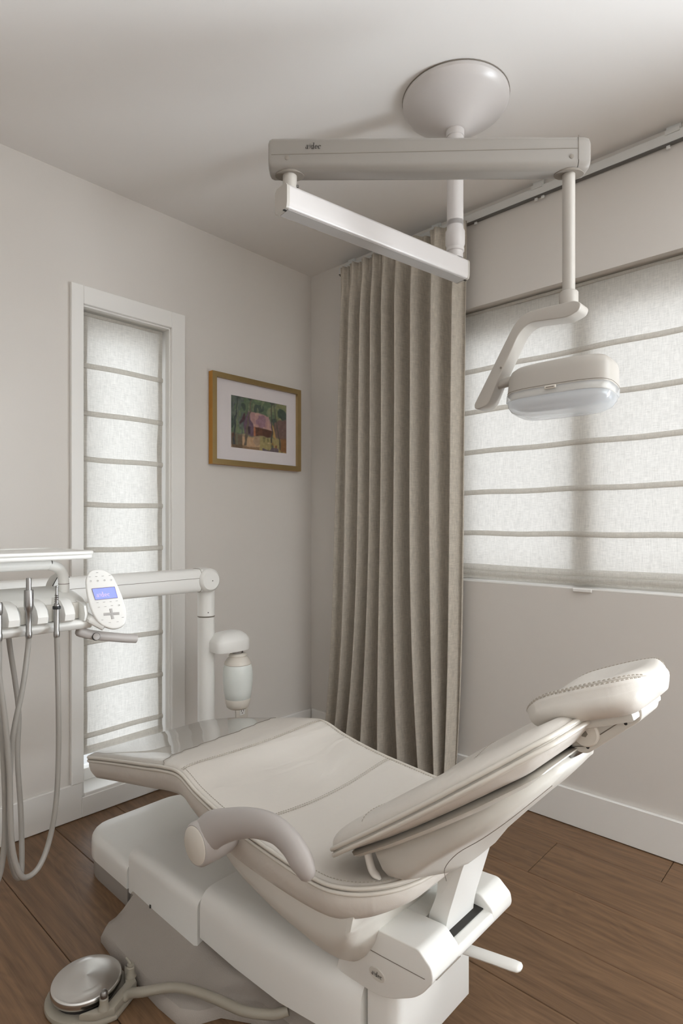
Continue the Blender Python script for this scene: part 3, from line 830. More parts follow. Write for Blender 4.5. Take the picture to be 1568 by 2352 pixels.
# metal edge plate under the toe board
prism('toe_support', [(XC - .15, y, z) for y, z in ((-.62, .382), (-.93, .440), (-1.04, .425), (-1.08, .395), (-.98, .398), (-.80, .392))], (.30, 0, 0), PLASTG, chair, .004)

# ---- seat shell (moulded pan below the upholstery)
shell_keys = [(-1.02, .440, .440, .19), (-1.10, .405, .372, .205), (-1.18, .385, .318, .215), (-1.28, .376, .285, .222), (-1.38, .372, .258, .225), (-1.47, .376, .246, .224), (-1.525, .384, .300, .222), (-1.548, .39, .375, .22)]
SK = np.array(spline(shell_keys, 6)); rings = []
for y, zt, zb, hw in SK:
    dpt = max(.004, zt - zb)
    half = [(hw + .012, zt + .02), (hw + .020, zt - .15 * dpt), (hw + .012, zt - .40 * dpt), (hw - .012, zt - .62 * dpt), (hw - .040, zt - .82 * dpt), (hw - .068, zt - .97 * dpt), (hw - .10, zb)]
    rings.append([(XC - a, y, b) for a, b in half] + [(XC + a, y, b) for a, b in half[::-1]])
MB().loft(rings).build('seat_shell', PLASTG, chair, 50)

# ---- backrest: along a 36 degree incline
back_keys = [(-1.475, .495, .235, .010, .030, .020), (-1.54, .545, .255, .016, .040, .030), (-1.64, .618, .268, .022, .044, .036), (-1.74, .692, .266, .025, .042, .034), (-1.81, .745, .252, .027, .036, .028),
             (-1.855, .779, .230, .028, .032, .020), (-1.880, .798, .213, .020, .026, .012), (-1.900, .812, .200, .013, .018, .004)]
back, be, bt, bS = cushion('backrest_cushion', back_keys, VINYL, chair, n=84, nv=33, re=(.07, .035), rt=(.03, .022), bulge=.008, taper=.03, pexp=6)
piping(be, .0040, back, ((.004, .002), (.005, -.008)))
f = frac_at(bS, -1.60)
ln, nn = top_line(bt, f, .0006, 3, -3)
for dy in (0, -.008): stitches([(p[0], p[1] + dy, p[2]) for p in ln], nn, back)
# backrest shell: rim plate + deep moulded body
def bpt(l, d):
    """point l metres up the back from its lower end, d metres below the piping plane"""
    c, s = math.cos(math.radians(36.2)), math.sin(math.radians(36.2))
    return (-1.475 - c * l - s * d, .495 + s * l - c * d)
rings = []
for l, hw, d0, d1 in ((.055, .215, .012, .022), (.085, .240, .016, .028), (.18, .250, .021, .034), (.28, .248, .024, .038), (.38, .236, .026, .040), (.450, .210, .028, .039), (.468, .198, .031, .036), (.474, .185, .033, .035)):
    a = bpt(l, d0); b = bpt(l, d1); m_ = bpt(l, (d0 + d1) / 2)
    rings.append([(XC - hw + .02, *a), (XC - hw, *m_), (XC - hw + .012, *b), (XC + hw - .012, *b), (XC + hw, *m_), (XC + hw - .02, *a)])
MB().loft(rings).build('back_rim_plate', PLASTG, chair, 40)
rings = []
for l, hw, d0, ds, dc in ((.072, .150, .024, .050, .060), (.080, .186, .022, .066, .085), (.095, .200, .022, .082, .108), (.135, .206, .024, .096, .134), (.17, .207, .026, .092, .128), (.207, .207, .028, .086, .114), (.275, .205, .030, .080, .098), (.33, .198, .030, .076, .086), (.38, .172, .030, .070, .076), (.412, .125, .032, .064, .068), (.435, .085, .034, .056, .060), (.444, .066, .038, .050, .052)):
    half = [(.10, d0), (.6, d0), (.93, d0 + .002), (1.0, d0 + .3 * (ds - d0)), (1.0, d0 + .7 * (ds - d0)), (.97, ds - .004), (.90, ds + .001), (.70, ds * .65 + dc * .35), (.42, ds * .2 + dc * .8), (.15, dc)]
    rings.append([(XC - hw * a, *bpt(l, d)) for a, d in half] + [(XC + hw * a, *bpt(l, d)) for a, d in half[::-1]])
bsh = MB().loft(rings).build('back_shell', PLASTG, chair, 50)
sl = [(.13, .1335, .10), (.20, .103, .165), (.275, .083, .203), (.33, .078, .197), (.38, .071, .170), (.428, .061, .098)]
MB().tube([(XC - h_ - .0004, *bpt(l, d + .0010)) for l, d, h_ in spline(sl, 4)], .0006, 5).build('seam', SEAMG, bsh, 60)
# lumbar cushion ear showing under the shell
MB().tube([(XC - .20, *bpt(l, d)) for l, d in spline([(.080, .024), (.072, .045), (.070, .062), (.080, .078)], 5)], [.009] * 13 + [.007, .005, .002], 10, flat=(.6, 1.0), up=(1, 0, 0)).build('lumbar_piping', VINYL, bsh, 60)
# bracket that drops from the shell into the base
pz = [(-1.575, .50), bpt(.215, .085), (-1.664, .47), (-1.646, .41), (-1.626, .345), (-1.622, .29), (-1.585, .29), (-1.586, .345), (-1.609, .40), (-1.603, .46)]
prism('back_bracket', [(XC - .05, y, z) for y, z in rpoly(pz, [.002, .002, .02, .03, .03, .004, .004, .01, .03, .02], 4)], (.105, 0, 0), PLAST, chair, .008, 3)

# ---- headrest
hd = np.array([-.927, .375]); hn = np.array([.375, .927])
def hpt(l, h): return (-1.788 + hd[0] * l + hn[0] * h, .802 + hd[1] * l + hn[1] * h)
hk = []
for l, hw, th, pad, dish in ((.0, .080, .030, .010, .002), (.02, .097, .036, .016, .008), (.06, .108, .038, .022, .020), (.11, .111, .040, .026, .026), (.16, .106, .042, .028, .022), (.195, .094, .040, .026, .012), (.217, .074, .030, .018, .003)):
    hk.append((*hpt(l, .006 * math.sin(PI * l / .215) - .022 * max(0, 1 - l / .07) ** 2), hw, th, pad, dish))
hcush, he, ht, hS = cushion('headrest_cushion', hk, VINYL, chair, n=60, nv=33, re=(.06, .05), rt=(.028, .028), bulge=.012, taper=.012, pexp=3.0)
for side in (3, -4, 5, -6):
    pts = [(T[side][0], T[side][1] + Nn[0] * .0006, T[side][2] + Nn[1] * .0006) for T, Nn in ht[3:-3]]
    stitches(pts, (0, 0, 1), hcush)
for side in (4, -5):
    MB().tube([(T[side][0], T[side][1] + Nn[0] * .0003, T[side][2] + Nn[1] * .0003) for T, Nn in ht[2:-2]], .0008, 5).build('seam', SEAMV, hcush, 60)
bevbox('headrest_pan', (XC - .075, -.075, -.010), (XC + .075, .075, .006), PLASTG, chair, .006, 2,
       xf=Matrix.Translation((0, hpt(.105, -.042)[0], hpt(.105, -.042)[1])) @ Matrix.Rotation(math.radians(-22), 4, 'X'))
# glide bar + articulation
g0 = np.array(bpt(.50, .070)); gd = np.array([-math.cos(math.radians(36)), math.sin(math.radians(36))])
gA = math.radians(42); gC = np.array([-1.913, .793])
def gpt(u, v): return (gC[0] - math.cos(gA) * u + math.sin(gA) * v, gC[1] + math.sin(gA) * u + math.cos(gA) * v)
gp = rpoly([gpt(-.062, -.012), gpt(-.050, -.024), gpt(.062, -.024), gpt(.074, -.012), gpt(.072, .014), gpt(.055, .022), gpt(-.03, .022), gpt(-.064, .010)], .012, 4)
gb = prism('glide_bar', [(XC - .046, y, z) for y, z in gp], (.092, 0, 0), PLASTG, chair, .006, 3)
kc = gpt(-.026, .004)
MB().lathe([(.0225, 0), (.0225, .008), (.020, .011), (.0, .011)], (XC - .044, *kc), (-1, 0, 0), 28).build('tension_knob', CREAM, gb)
MB().lathe([(.006, 0), (.006, .001)], (XC - .0551, *kc), (-1, 0, 0), 6).build('hex_socket', SEAMG, gb, 0)
for u in (-.040, .038):
    MB().lathe([(.0026, 0), (.0026, .001)], (XC - .0458, *gpt(u, -.016)), (-1, 0, 0), 10).build('screw', DARK, gb)
MB().tube([(XC - .0464, *gpt(u, v)) for u, v in ((-.062, -.003), (-.044, -.012), (-.022, -.010), (.060, -.010), (.060, .006), (.050, .020))], .0008, 5).build('seam', SEAMG, gb)
MB().lathe([(.009, -.03), (.009, .03)], (XC, *gpt(.062, .022)), (1, 0, 0), 14).build('pivot_pin', STEEL, gb)
bevbox('neck_link', (XC - .026, -.024, -.012), (XC + .026, .024, .008), PLASTG, gb, .004, 2, xf=Matrix.Translation((0, *gpt(.050, .022))))
bevbox('back_bar_mount', (XC - .030, -.06, -.010), (XC + .030, .05, .010), STEEL, chair, .004, 2, xf=Matrix.Translation((0, -1.862, .735)) @ Matrix.Rotation(math.radians(-38), 4, 'X'))

# ---- armrest on the camera side: hub + swept arm
ax_ = XC - .30
ar = MB()
hub_c = (XC - .338, *N(-.338, 452, 1940))
pth = [(XC - .318, *N(-.318, px, py)) for px, py in ((462, 1955), (468, 1928), (490, 1905), (530, 1893), (580, 1890), (630, 1904), (668, 1938), (692, 1978), (702, 1998))]
rad = [.032, .034, .032, .027, .024, .023, .023, .023, .019]
sp = spline(pth, 6); rr = np.interp(np.linspace(0, 1, len(sp)), np.linspace(0, 1, len(rad)), rad)
tip = Vector(sp[-1]); dr = (tip - Vector(sp[-2])).normalized()
sp = [Vector(p) for p in sp] + [tip + dr * .010, tip + dr * .016, tip + dr * .018]; rr = list(rr) + [.016, .009, .001]
ar.tube(sp, rr, 18, flat=(1.15, .72), up=(1, 0, 0))
arm = ar.build('armrest', ARMG, chair, 60)
hb = MB().lathe([(.0, 0), (.040, 0), (.044, .006), (.044, .045), (.040, .075), (.034, .090), (.0, .09)], (XC - .343, hub_c[1], hub_c[2]), (1, 0, 0), 36).build('hub', ARMG, arm, 40)
MB().lathe([(.0, .002), (.036, .002), (.038, .0005), (.0385, -.004)], (XC - .343, hub_c[1], hub_c[2]), (-1, 0, 0), 36).build('hub_cap', CREAM, arm, 40)
MB().lathe([(.020, 0), (.020, .04)], (XC - .26, hub_c[1], hub_c[2]), (1, 0, 0), 20).build('pivot', DARKR, arm, 40)

# ---- base: floor box, hinge cover, lift arm cover, rear cover, plate
def shell_loft(name, secs, m, r=.03, seg=5, parent=chair, top_r=None):
    """secs: (y, half width, z0, z1); upper corners rounded r, lower square"""
    rings = []
    for s in secs:
        y, hw, z0, z1 = s[:4]; rr = s[4] if len(s) > 4 else r
        rr = min(rr, (z1 - z0) * .9, hw * .9)
        rings.append([(XC + a, y, b) for a, b in rpoly([(-hw, z0), (-hw, z1), (hw, z1), (hw, z0)], [0.0005, rr, rr, .0005], seg)])
    return MB().loft(rings).build(name, m, parent, 40)
def nose(y_end, y_in, hw, z0, z1, r=.12, dz=.03, n=9, sgn=1):
    out = []
    for k in range(n):
        t = k / (n - 1); c = math.sin(t * PI / 2); d = r * (1 - math.cos(t * PI / 2))
        out.append((y_end - sgn * d, hw - r * .9 + r * .9 * c, z0, z1 - dz * (1 - c) ** 1.2))
    return out + [(y_in, hw, z0, z1)]
shell_loft('floor_box_cover', nose(-.305, -.637, .200, .058, .130, .13, .030), PLAST, .030)
shell_loft('floor_box_skirt', nose(-.311, -.632, .195, .001, .060, .13, .0), SKIRT, .002, 2)
shell_loft('hinge_cover', [(-.640, .190, .055, .168, .03), (-.646, .198, .052, .176, .03), (-.80, .200, .050, .184, .03), (-.985, .200, .060, .188, .032), (-.995, .196, .066, .184, .03)], PLAST)
shell_loft('hinge_core', [(-.66, .175, .02, .15), (-1.10, .165, .02, .17)], SKIRT, .02)
MB().lathe([(.0035, 0), (.0035, .001)], (XC - .2003, -.775, .062), (-1, 0, 0), 10).build('screw_slot', DARK, chair)
bevbox('lock_slot', (XC - .2025, -.776, .058), (XC - .1995, -.770, .074), DARK, chair, .001, 1)
shell_loft('lift_arm_cover', [(-1.003, .190, .105, .205, .04), (-1.012, .200, .098, .214, .045), (-1.15, .198, .094, .218, .06), (-1.30, .192, .094, .222, .07), (-1.42, .176, .098, .224, .07), (-1.485, .156, .102, .222, .06), (-1.494, .150, .106, .216, .05)], PLAST)
shell_loft('rear_cover', [(-1.500, .136, .075, .226, .03), (-1.506, .142, .065, .234, .03), (-1.55, .140, .065, .24, .03), (-1.568, .132, .070, .236, .03), (-1.574, .122, .08, .225, .03)], PLAST)
bevbox('rear_core', (XC - .11, -1.56, .05), (XC + .11, -1.40, .24), SKIRT, chair, .01, 2)
# base plate: flat casting with upturned middle
rings = []
for y, hw, e in ((-.672, .245, .012), (-.684, .285, .022), (-.715, .312, .028), (-.80, .318, .030), (-1.02, .318, .030), (-1.09, .312, .030), (-1.125, .285, .028), (-1.150, .235, .026), (-1.21, .198, .026), (-1.30, .192, .026), (-1.46, .180, .026), (-1.52, .16, .02)):
    half = [(hw, .001), (hw, e * .55), (hw - .010, e), (hw - .03, e + .004), (min(hw - .035, .235), e + .016), (min(hw - .04, .205), .064), (min(hw - .05, .175), .075)]
    rings.append([(XC - a, y, b) for a, b in half] + [(XC + a, y, b) for a, b in half[::-1]])
MB().loft(rings).build('base_plate', BASEG, chair, 40)

# ---- pivot housing with the maker's badge (tilted box behind the seat)
HW = .150
low = [(-1.440, .250), (-1.426, .209), (-1.551, .214), (-1.632, .262), (-1.664, .306)]
cen_p = rpoly(low + [(-1.660, .322), (-1.46, .312)], [.02, .006, .04, .05, .012, .004, .004], 6)
lob_p = rpoly(low + [(-1.660, .328), (-1.632, .350), (-1.50, .338), (-1.464, .333)], [.02, .006, .04, .05, .010, .006, .008, .01, .003], 6)
ph = prism('pivot_housing', [(XC - HW, y, z) for y, z in lob_p], (HW - .060, 0, 0), PLAST, chair, .008, 4)
prism('housing_lobe', [(XC + .068, y, z) for y, z in lob_p], (HW - .068, 0, 0), PLAST, ph, .010, 4)
prism('housing_trough', [(XC - .066, y, z) for y, z in cen_p], (.140, 0, 0), PLAST, ph, .002, 1)
bevbox('housing_deck', (XC - .062, -1.580, .300), (XC + .070, -1.465, .338), PLAST, ph, .004, 2)
MB().box((XC - .060, -1.640, .3215), (XC + .068, -1.580, .3235)).build('bracket_slot', DARK, ph, 0)
MB().tube([(XC - HW - .0004, *p) for p in ((-1.455, .290), (-1.55, .296), (-1.645, .304))] + [(XC - HW + .012, -1.6635, .3055), (XC - .06, -1.6645, .306)], .0008, 5).build('seam', SEAMG, ph, 60)
by, bz = N(-HW, 866, 2238)
bdg = prism('badge', [(XC - HW + .002, by + .0195 * math.cos(a), bz + .0125 * math.sin(a)) for a in [2 * PI * k / 36 for k in range(36)]], (-.0035, 0, 0), PLASTG, ph, .001, 1)
logo('badge_lettering', (XC - HW - .0019, by + .0135, bz - .0045), (0, -1, 0.02), (0, 0, 1), .0068, INK, bdg)
# back-release lever at the rear
lv = [(XC + .05, -1.60, .232), (XC + .052, -1.66, .242), (XC + .055, -1.725, .252)]
MB().tube(spline(lv, 5) + [(XC + .0552, -1.729, .2527), (XC + .0553, -1.731, .253)], [.0115] * 10 + [.0105, .007, .002], 14, flat=(1.35, .62)).build('release_lever', PLAST, chair, 50)

# ================================================================== FOOT CONTROL
def foot_control():
    c = np.array([*onax(2, .045, 199, 2246)[:2], 0.0])
    t = thing('foot_control', 'round steel foot control disc on a beige base on the floor', 'foot control', (c[0], c[1], 0))
    R = .078
    # direction in which the yoke sits (towards the chair, slightly towards the camera)
    e = onax(2, .02, 275, 2290)[:2] - c[:2]; e = e / np.linalg.norm(e); p = np.array([-e[1], e[0]])
    def W(u, v): return (c[0] + e[0] * u + p[0] * v, c[1] + e[1] * u + p[1] * v)
    out = [W((R + .012) * math.cos(a), (R + .012) * math.sin(a)) for a in np.linspace(PI * .36, PI * 1.64, 30)]
    out += [W(R + .012, -R * .80), W(R + .034, -R * .48), W(R + .034, R * .48), W(R + .012, R * .80)]
    prism('base', [(x, y, .001) for x, y in out], (0, 0, .013), TUBEB, t, .004, 2)
    MB().lathe([(R * .86, .014), (R * .86, .030)], (c[0], c[1], 0), (0, 0, 1), 40).build('riser', DARK, t)
    MB().lathe([(0, .0528), (R * .02, .0526), (R * .5, .0494), (R * .95, .0464), (R * .988, .0448), (R, .0405), (R, .0300), (R * .985, .0280), (R * .9, .0275)][::-1], (c[0], c[1], 0), (0, 0, 1), 72).build('disc', SPUN, t, 50)
    yk = [W(R * .55, -R * .98), W(R * .98, -R * .86), W(R + .030, -R * .52), W(R + .030, R * .52), W(R * .98, R * .86), W(R * .60, R * .98), W(R * .80, R * .72), W(R + .006, R * .38), W(R + .006, -R * .38), W(R * .80, -R * .72)]
    prism('yoke', [(x, y, .0135) for x, y in yk], (0, 0, .018), TUBEB, t, .004, 2)
    for sgn in (-1, 1):
        q = W(R + .008, sgn * R * .62)
        MB().lathe([(.013, .031), (.012, .036), (.0095, .040), (.0095, .054), (.008, .056)], (q[0], q[1], 0), (0, 0, 1), 20).build('post', TUBEB, t)
        if sgn < 0:
            MB().lathe([(.0075, .056), (.0088, .060), (.0086, .066), (.006, .071), (0, .073)], (q[0], q[1], 0), (0, 0, 1), 20).build('button', STEEL, t)
        else:
            kb = MB().lathe([(.0075, .056), (.0085, .058), (.0085, .061), (.005, .062)], (q[0], q[1], 0), (0, 0, 1), 20).build('toggle', TUBEB, t)
            MB().tube([(q[0], q[1], .061), (q[0] - .012 * e[0] + .004, q[1] - .012 * e[1], .066), (q[0] - .02 * e[0] + .006, q[1] - .02 * e[1], .068)], .0028, 8).build('lever', TUBEB, kb)
    for px, py, m in ((266, 2257, mat('blue_mark', (70, 120, 170), .5, noise=.02)), (250, 2272, mat('yellow_mark', (190, 180, 60), .5, noise=.02))):
        q = onax(2, .0318, px, py); MB().lathe([(.0022, 0), (.0022, .0004)], q, (0, 0, 1), 10).build('colour_dot', m, t)
    # hose to the chair
    hs = [(*W(R + .026, 0), .022)]
    for px, py, z in ((300, 2282, .030), (330, 2278, .045), (390, 2268, .056), (440, 2274, .062), (500, 2296, .064), (560, 2322, .064), (620, 2330, .067), (642, 2327, .072), (662, 2320, .077)):
        hs.append(tuple(onax(2, z, px, py)))
    h = MB().tube(spline(hs, 8), .0105, 14).build('hose', TUBEB, t, 60)
    h['label'] = 'beige rubber hose leading under the chair'
foot_control()

# ================================================================== CEILING MOUNTED OPERATING LIGHT
def op_light():
    pc = np.array([-.602, -1.267])               # ceiling post
    t = thing('operating_light', 'white ceiling-mounted dental light on a jointed double arm', 'dental light', (pc[0], pc[1], 1.97))
    cn = MB().lathe([(0, H - .0005), (.160, H - .0005), (.163, H - .004), (.163, H - .014), (.157, H - .024), (.146, H - .033), (.120, H - .048), (.090, H - .066), (.066, H - .080), (.048, H - .090), (.036, H - .096), (.031, H - .098), (.0, H - .098)][::-1], (*pc, 0), (0, 0, 1), 64).build('ceiling_canopy', ENAMW, t, 30)
    MB().lathe([(.163, H - .003), (.1645, H - .0025), (.1645, H - .0005)], (*pc, 0), (0, 0, 1), 64, False).build('shadow_gap', SEAMG, cn)
    MB().lathe([(.0255, 2.045), (.0255, 2.322), (.0280, 2.323), (.0280, 2.343), (.0255, 2.344)], (*pc, 0), (0, 0, 1), 32).build('ceiling_post', ENAMW, t)
    MB().lathe([(.024, 1.945), (.024, 1.965), (.0275, 1.967), (.0275, 1.976), (.0245, 1.977), (.0300, 1.990), (.0300, 2.028), (.0255, 2.036), (.0255, 2.06)], (*pc, 0), (0, 0, 1), 32).build('post_sleeve', ENAMW, t)
    # lower beam from the post to the elbow
    el = np.array([-1.205, -1.170]); d = el - pc; L = np.linalg.norm(d); d /= L; nrm = np.array([-d[1], d[0]])
    zb, bh, bw = 1.884, .061, .024
    def B(u, w, z): return (pc[0] + d[0] * u + nrm[0] * w, pc[1] + d[1] * u + nrm[1] * w, z)
    prof = rpoly([(-bw, 0), (bw, 0), (bw + .003, .012), (bw + .003, bh - .008), (bw - .004, bh), (-bw + .004, bh), (-bw - .003, bh - .008), (-bw - .003, .012)], .004, 3)
    bm_ = MB().loft([[B(u, a, zb + b) for a, b in prof] for u in (-.030, L + .018)]).build('lower_beam', ENAMW, t, 30)
    for u0, u1 in ((-.036, -.030), (L + .018, L + .026)):
        MB().loft([[B(u, a * 1.03, zb - .001 + b * 1.03) for a, b in prof] for u in (u0, u1)]).build('end_cap', ENAM, bm_, 30)
    MB().loft([[B(u, a, z) for a, z in ((-bw + .006, zb - .0008), (bw - .006, zb - .0008), (bw - .006, zb + .001), (-bw + .006, zb + .001))] for u in (-.028, L + .016)]).build('cable_lid', GREYP, bm_, 0)
    for u in (-.033, L + .022):
        bevbox('fixing', (-.004, -.003, -.0015), (.004, .003, .001), DARK, bm_, 0, xf=Matrix.Translation(B(u, .012, zb - .001)))
    # elbow stub
    MB().lathe([(.0175, zb + bh - .002), (.0175, 1.985), (.0165, 2.0)], (*el, 0), (0, 0, 1), 24).build('elbow_stub', ENAM, t)
    MB().lathe([(.0035, 0), (.0035, .004)], (el[0] + .010, el[1] - .015, 1.952), (.5, -.85, 0), 10).build('set_screw', STEEL, t)
    # upper beam
    e2 = np.array([-.740, -1.677]); d2 = e2 - el; L2_ = np.linalg.norm(d2); d2 /= L2_; n2 = np.array([d2[1], -d2[0]])   # n2 -> camera side
    if np.dot(n2, CAM[:2] - el) < 0: n2 = -n2
    z0 = 1.980
    def U(u, w, z): return (el[0] + d2[0] * u + n2[0] * w, el[1] + d2[1] * u + n2[1] * w, z0 + z)
    bp_ = rpoly([(-.030, .006), (-.018, 0), (.018, 0), (.030, .012), (.030, .070), (.020, .080), (-.020, .080), (-.030, .070)], [.01, .01, .01, .02, .012, .008, .008, .012], 4)
    secs = [(-.050, .80, .012), (-.047, .93, .005), (-.040, 1, 0)] + [(L2_ + .012, 1, 0)]
    ub = MB().loft([[U(u, a * k, .04 + (b - .04) * k) for a, b in bp_] for u, k, _ in secs]).build('upper_beam', ENAM_SHADED, t, 35)
    MB().loft([[U(u, a * k, .04 + (b - .04) * k) for a, b in bp_] for u, k in ((L2_ + .0135, 1.0), (L2_ + .030, 1.0), (L2_ + .040, .94), (L2_ + .044, .80))]).build('beam_end_cap', ENAM_SHADED, ub, 35)
    MB().tube([U(-.042, .0303, .034), U(L2_ + .012, .0303, .046)], .0009, 5).build('seam', SEAMG, ub)
    MB().tube([U(L2_ + .0125, .0303, .018), U(L2_ + .0125, .0303, .078)], .0008, 5).build('seam', SEAMG, ub)
    for u in (-.004, L2_ - .004):
        MB().lathe([(.0055, 0), (.0055, .0015), (.004, .002)], U(u, .0295, .026), (n2[0], n2[1], 0), 16).build('screw_cap', SEAMG, ub)
    for u in (0.0, L2_):          # open joint pockets underneath
        pk = [(u + .036 * math.cos(a), .0235 * math.sin(a)) for a in np.linspace(0, 2 * PI, 24, endpoint=False)]
        MB().loft([[U(a, b, -.0012) for a, b in pk], [U(a, b, .004) for a, b in pk]]).build('joint_pocket', SEAMG, ub, 30)
    logo('beam_lettering', U(.040, .0312, .047), (d2[0], d2[1], 0), (0, 0, 1), .0098, INK, ub)
    # drop post and yoke (yoke lies in a plane along y)
    MB().lathe([(.0150, 1.690), (.0150, 2.0)], (*e2, 0), (0, 0, 1), 28).build('drop_post', ENAM, t)
    MB().lathe([(.021, 1.648), (.0225, 1.655), (.0225, 1.687), (.0205, 1.690), (.0160, 1.692)], (*e2, 0), (0, 0, 1), 28).build('post_collar', ENAM, t)
    def Y2(px, py): q = onax(0, e2[0], px, py); return (q[1], q[2])
    upper = [(1318, 690), (1334, 694), (1330, 712), (1304, 728), (1214, 741), (1192, 764), (1143, 872), (1122, 926), (1106, 938), (1090, 940), (1088, 930), (1176, 752), (1194, 726), (1222, 712)]
    rad = [6, 8, 12, 14, 24, 20, 10, 14, 8, 5, 6, 24, 20, 14]
    pol = rpoly(upper, rad, 5)
    def Y3(px, py): q = onax(0, e2[0] - .024, px, py); return (q[1], q[2])
    prism('yoke', [(e2[0] - .024, *Y3(*p)) for p in pol], (.052, 0, 0), ENAM, t, .007, 4)
    pj = Y2(1163, 880)
    MB().lathe([(.013, -.03), (.013, .06)], (e2[0] - .0, pj[0] + .018, pj[1]), (0, -1, .10), 18).build('head_joint', ENAM, t)
    MB().lathe([(.003, 0), (.003, .0012)], (e2[0] - .0242, *Y3(1150, 845)), (-1, 0, 0), 10).build('screw', SEAMG, t)
    # lamp head: long axis along y, lens facing down
    a = np.array(Y2(1174, 917)); b = np.array(Y2(1417, 880)); cen = (a + b) / 2; ax = (b - a); hl = np.linalg.norm(ax) / 2; ax /= np.linalg.norm(ax); up = np.array([ax[1], -ax[0]])
    if up[1] < 0: up = -up
    hw = .062
    # tilt of the head about its long axis: lens turned towards the patient
    tl = math.radians(8)
    def Hd(u, v, w):
        """u along axis, v up, w across (towards camera side = negative x)"""
        vv, ww = v * math.cos(tl) + w * math.sin(tl), -v * math.sin(tl) + w * math.cos(tl)
        return (e2[0] - ww, cen[0] + ax[0] * u + up[0] * vv, cen[1] + ax[1] * u + up[1] * vv)
    def band(secs, name, m, par, n=40, ex=.55, sm=40):
        rings = []
        for v, su, sw in secs:
            rings.append([Hd((1 if math.cos(q) >= 0 else -1) * abs(math.cos(q)) ** ex * hl * su, v, (1 if math.sin(q) >= 0 else -1) * abs(math.sin(q)) ** ex * hw * sw) for q in np.linspace(0, 2 * PI, n, endpoint=False)])
        return MB().loft(rings).build(name, m, par, sm)
    hd_ = band([(.070, .60, .50), (.069, .74, .66), (.064, .86, .82), (.055, .94, .93), (.040, .975, .98), (.004, .985, .99), (-.004, .985, .99)], 'lamp_head', ENAM, t)
    band([(-.004, .985, .99), (-.006, 1.0, 1.01), (-.022, 1.0, 1.01), (-.024, .985, .99)], 'bezel', LENS, hd_)
    band([(-.001, .94, .92), (-.020, .93, .90)], 'reflector_rim', CREAM, hd_)
    band([(-.024, .975, .98), (-.034, .96, .97), (-.046, .90, .88), (-.054, .78, .72), (-.058, .60, .52)], 'lens', LENS, hd_)
    band([(-.020, .90, .88), (-.028, .86, .80), (-.034, .60, .50)], 'diffuser', mat('diffuser_white', (224, 226, 228), .35, noise=.03, nscale=40), hd_)
    q = Hd(-.0, -.008, hw * 1.0)
    bevbox('latch', (-.004, -.014, -.004), (.003, .014, .004), CREAM, hd_, .0015, 1, xf=Matrix.Translation(q))
    bevbox('latch_slot', (-.0045, -.010, -.0012), (.0, .010, .0012), SEAMG, hd_, 0, xf=Matrix.Translation(q))
    for v, w_ in ((.000, 1.0),):
        MB().tube([Hd(hl * .985 * (1 if math.cos(k) >= 0 else -1) * abs(math.cos(k)) ** .55, v, hw * .992 * (1 if math.sin(k) >= 0 else -1) * abs(math.sin(k)) ** .55) for k in np.linspace(0, 2 * PI, 49)], .0007, 5, cap=False).build('seam', SEAMG, hd_)
op_light()

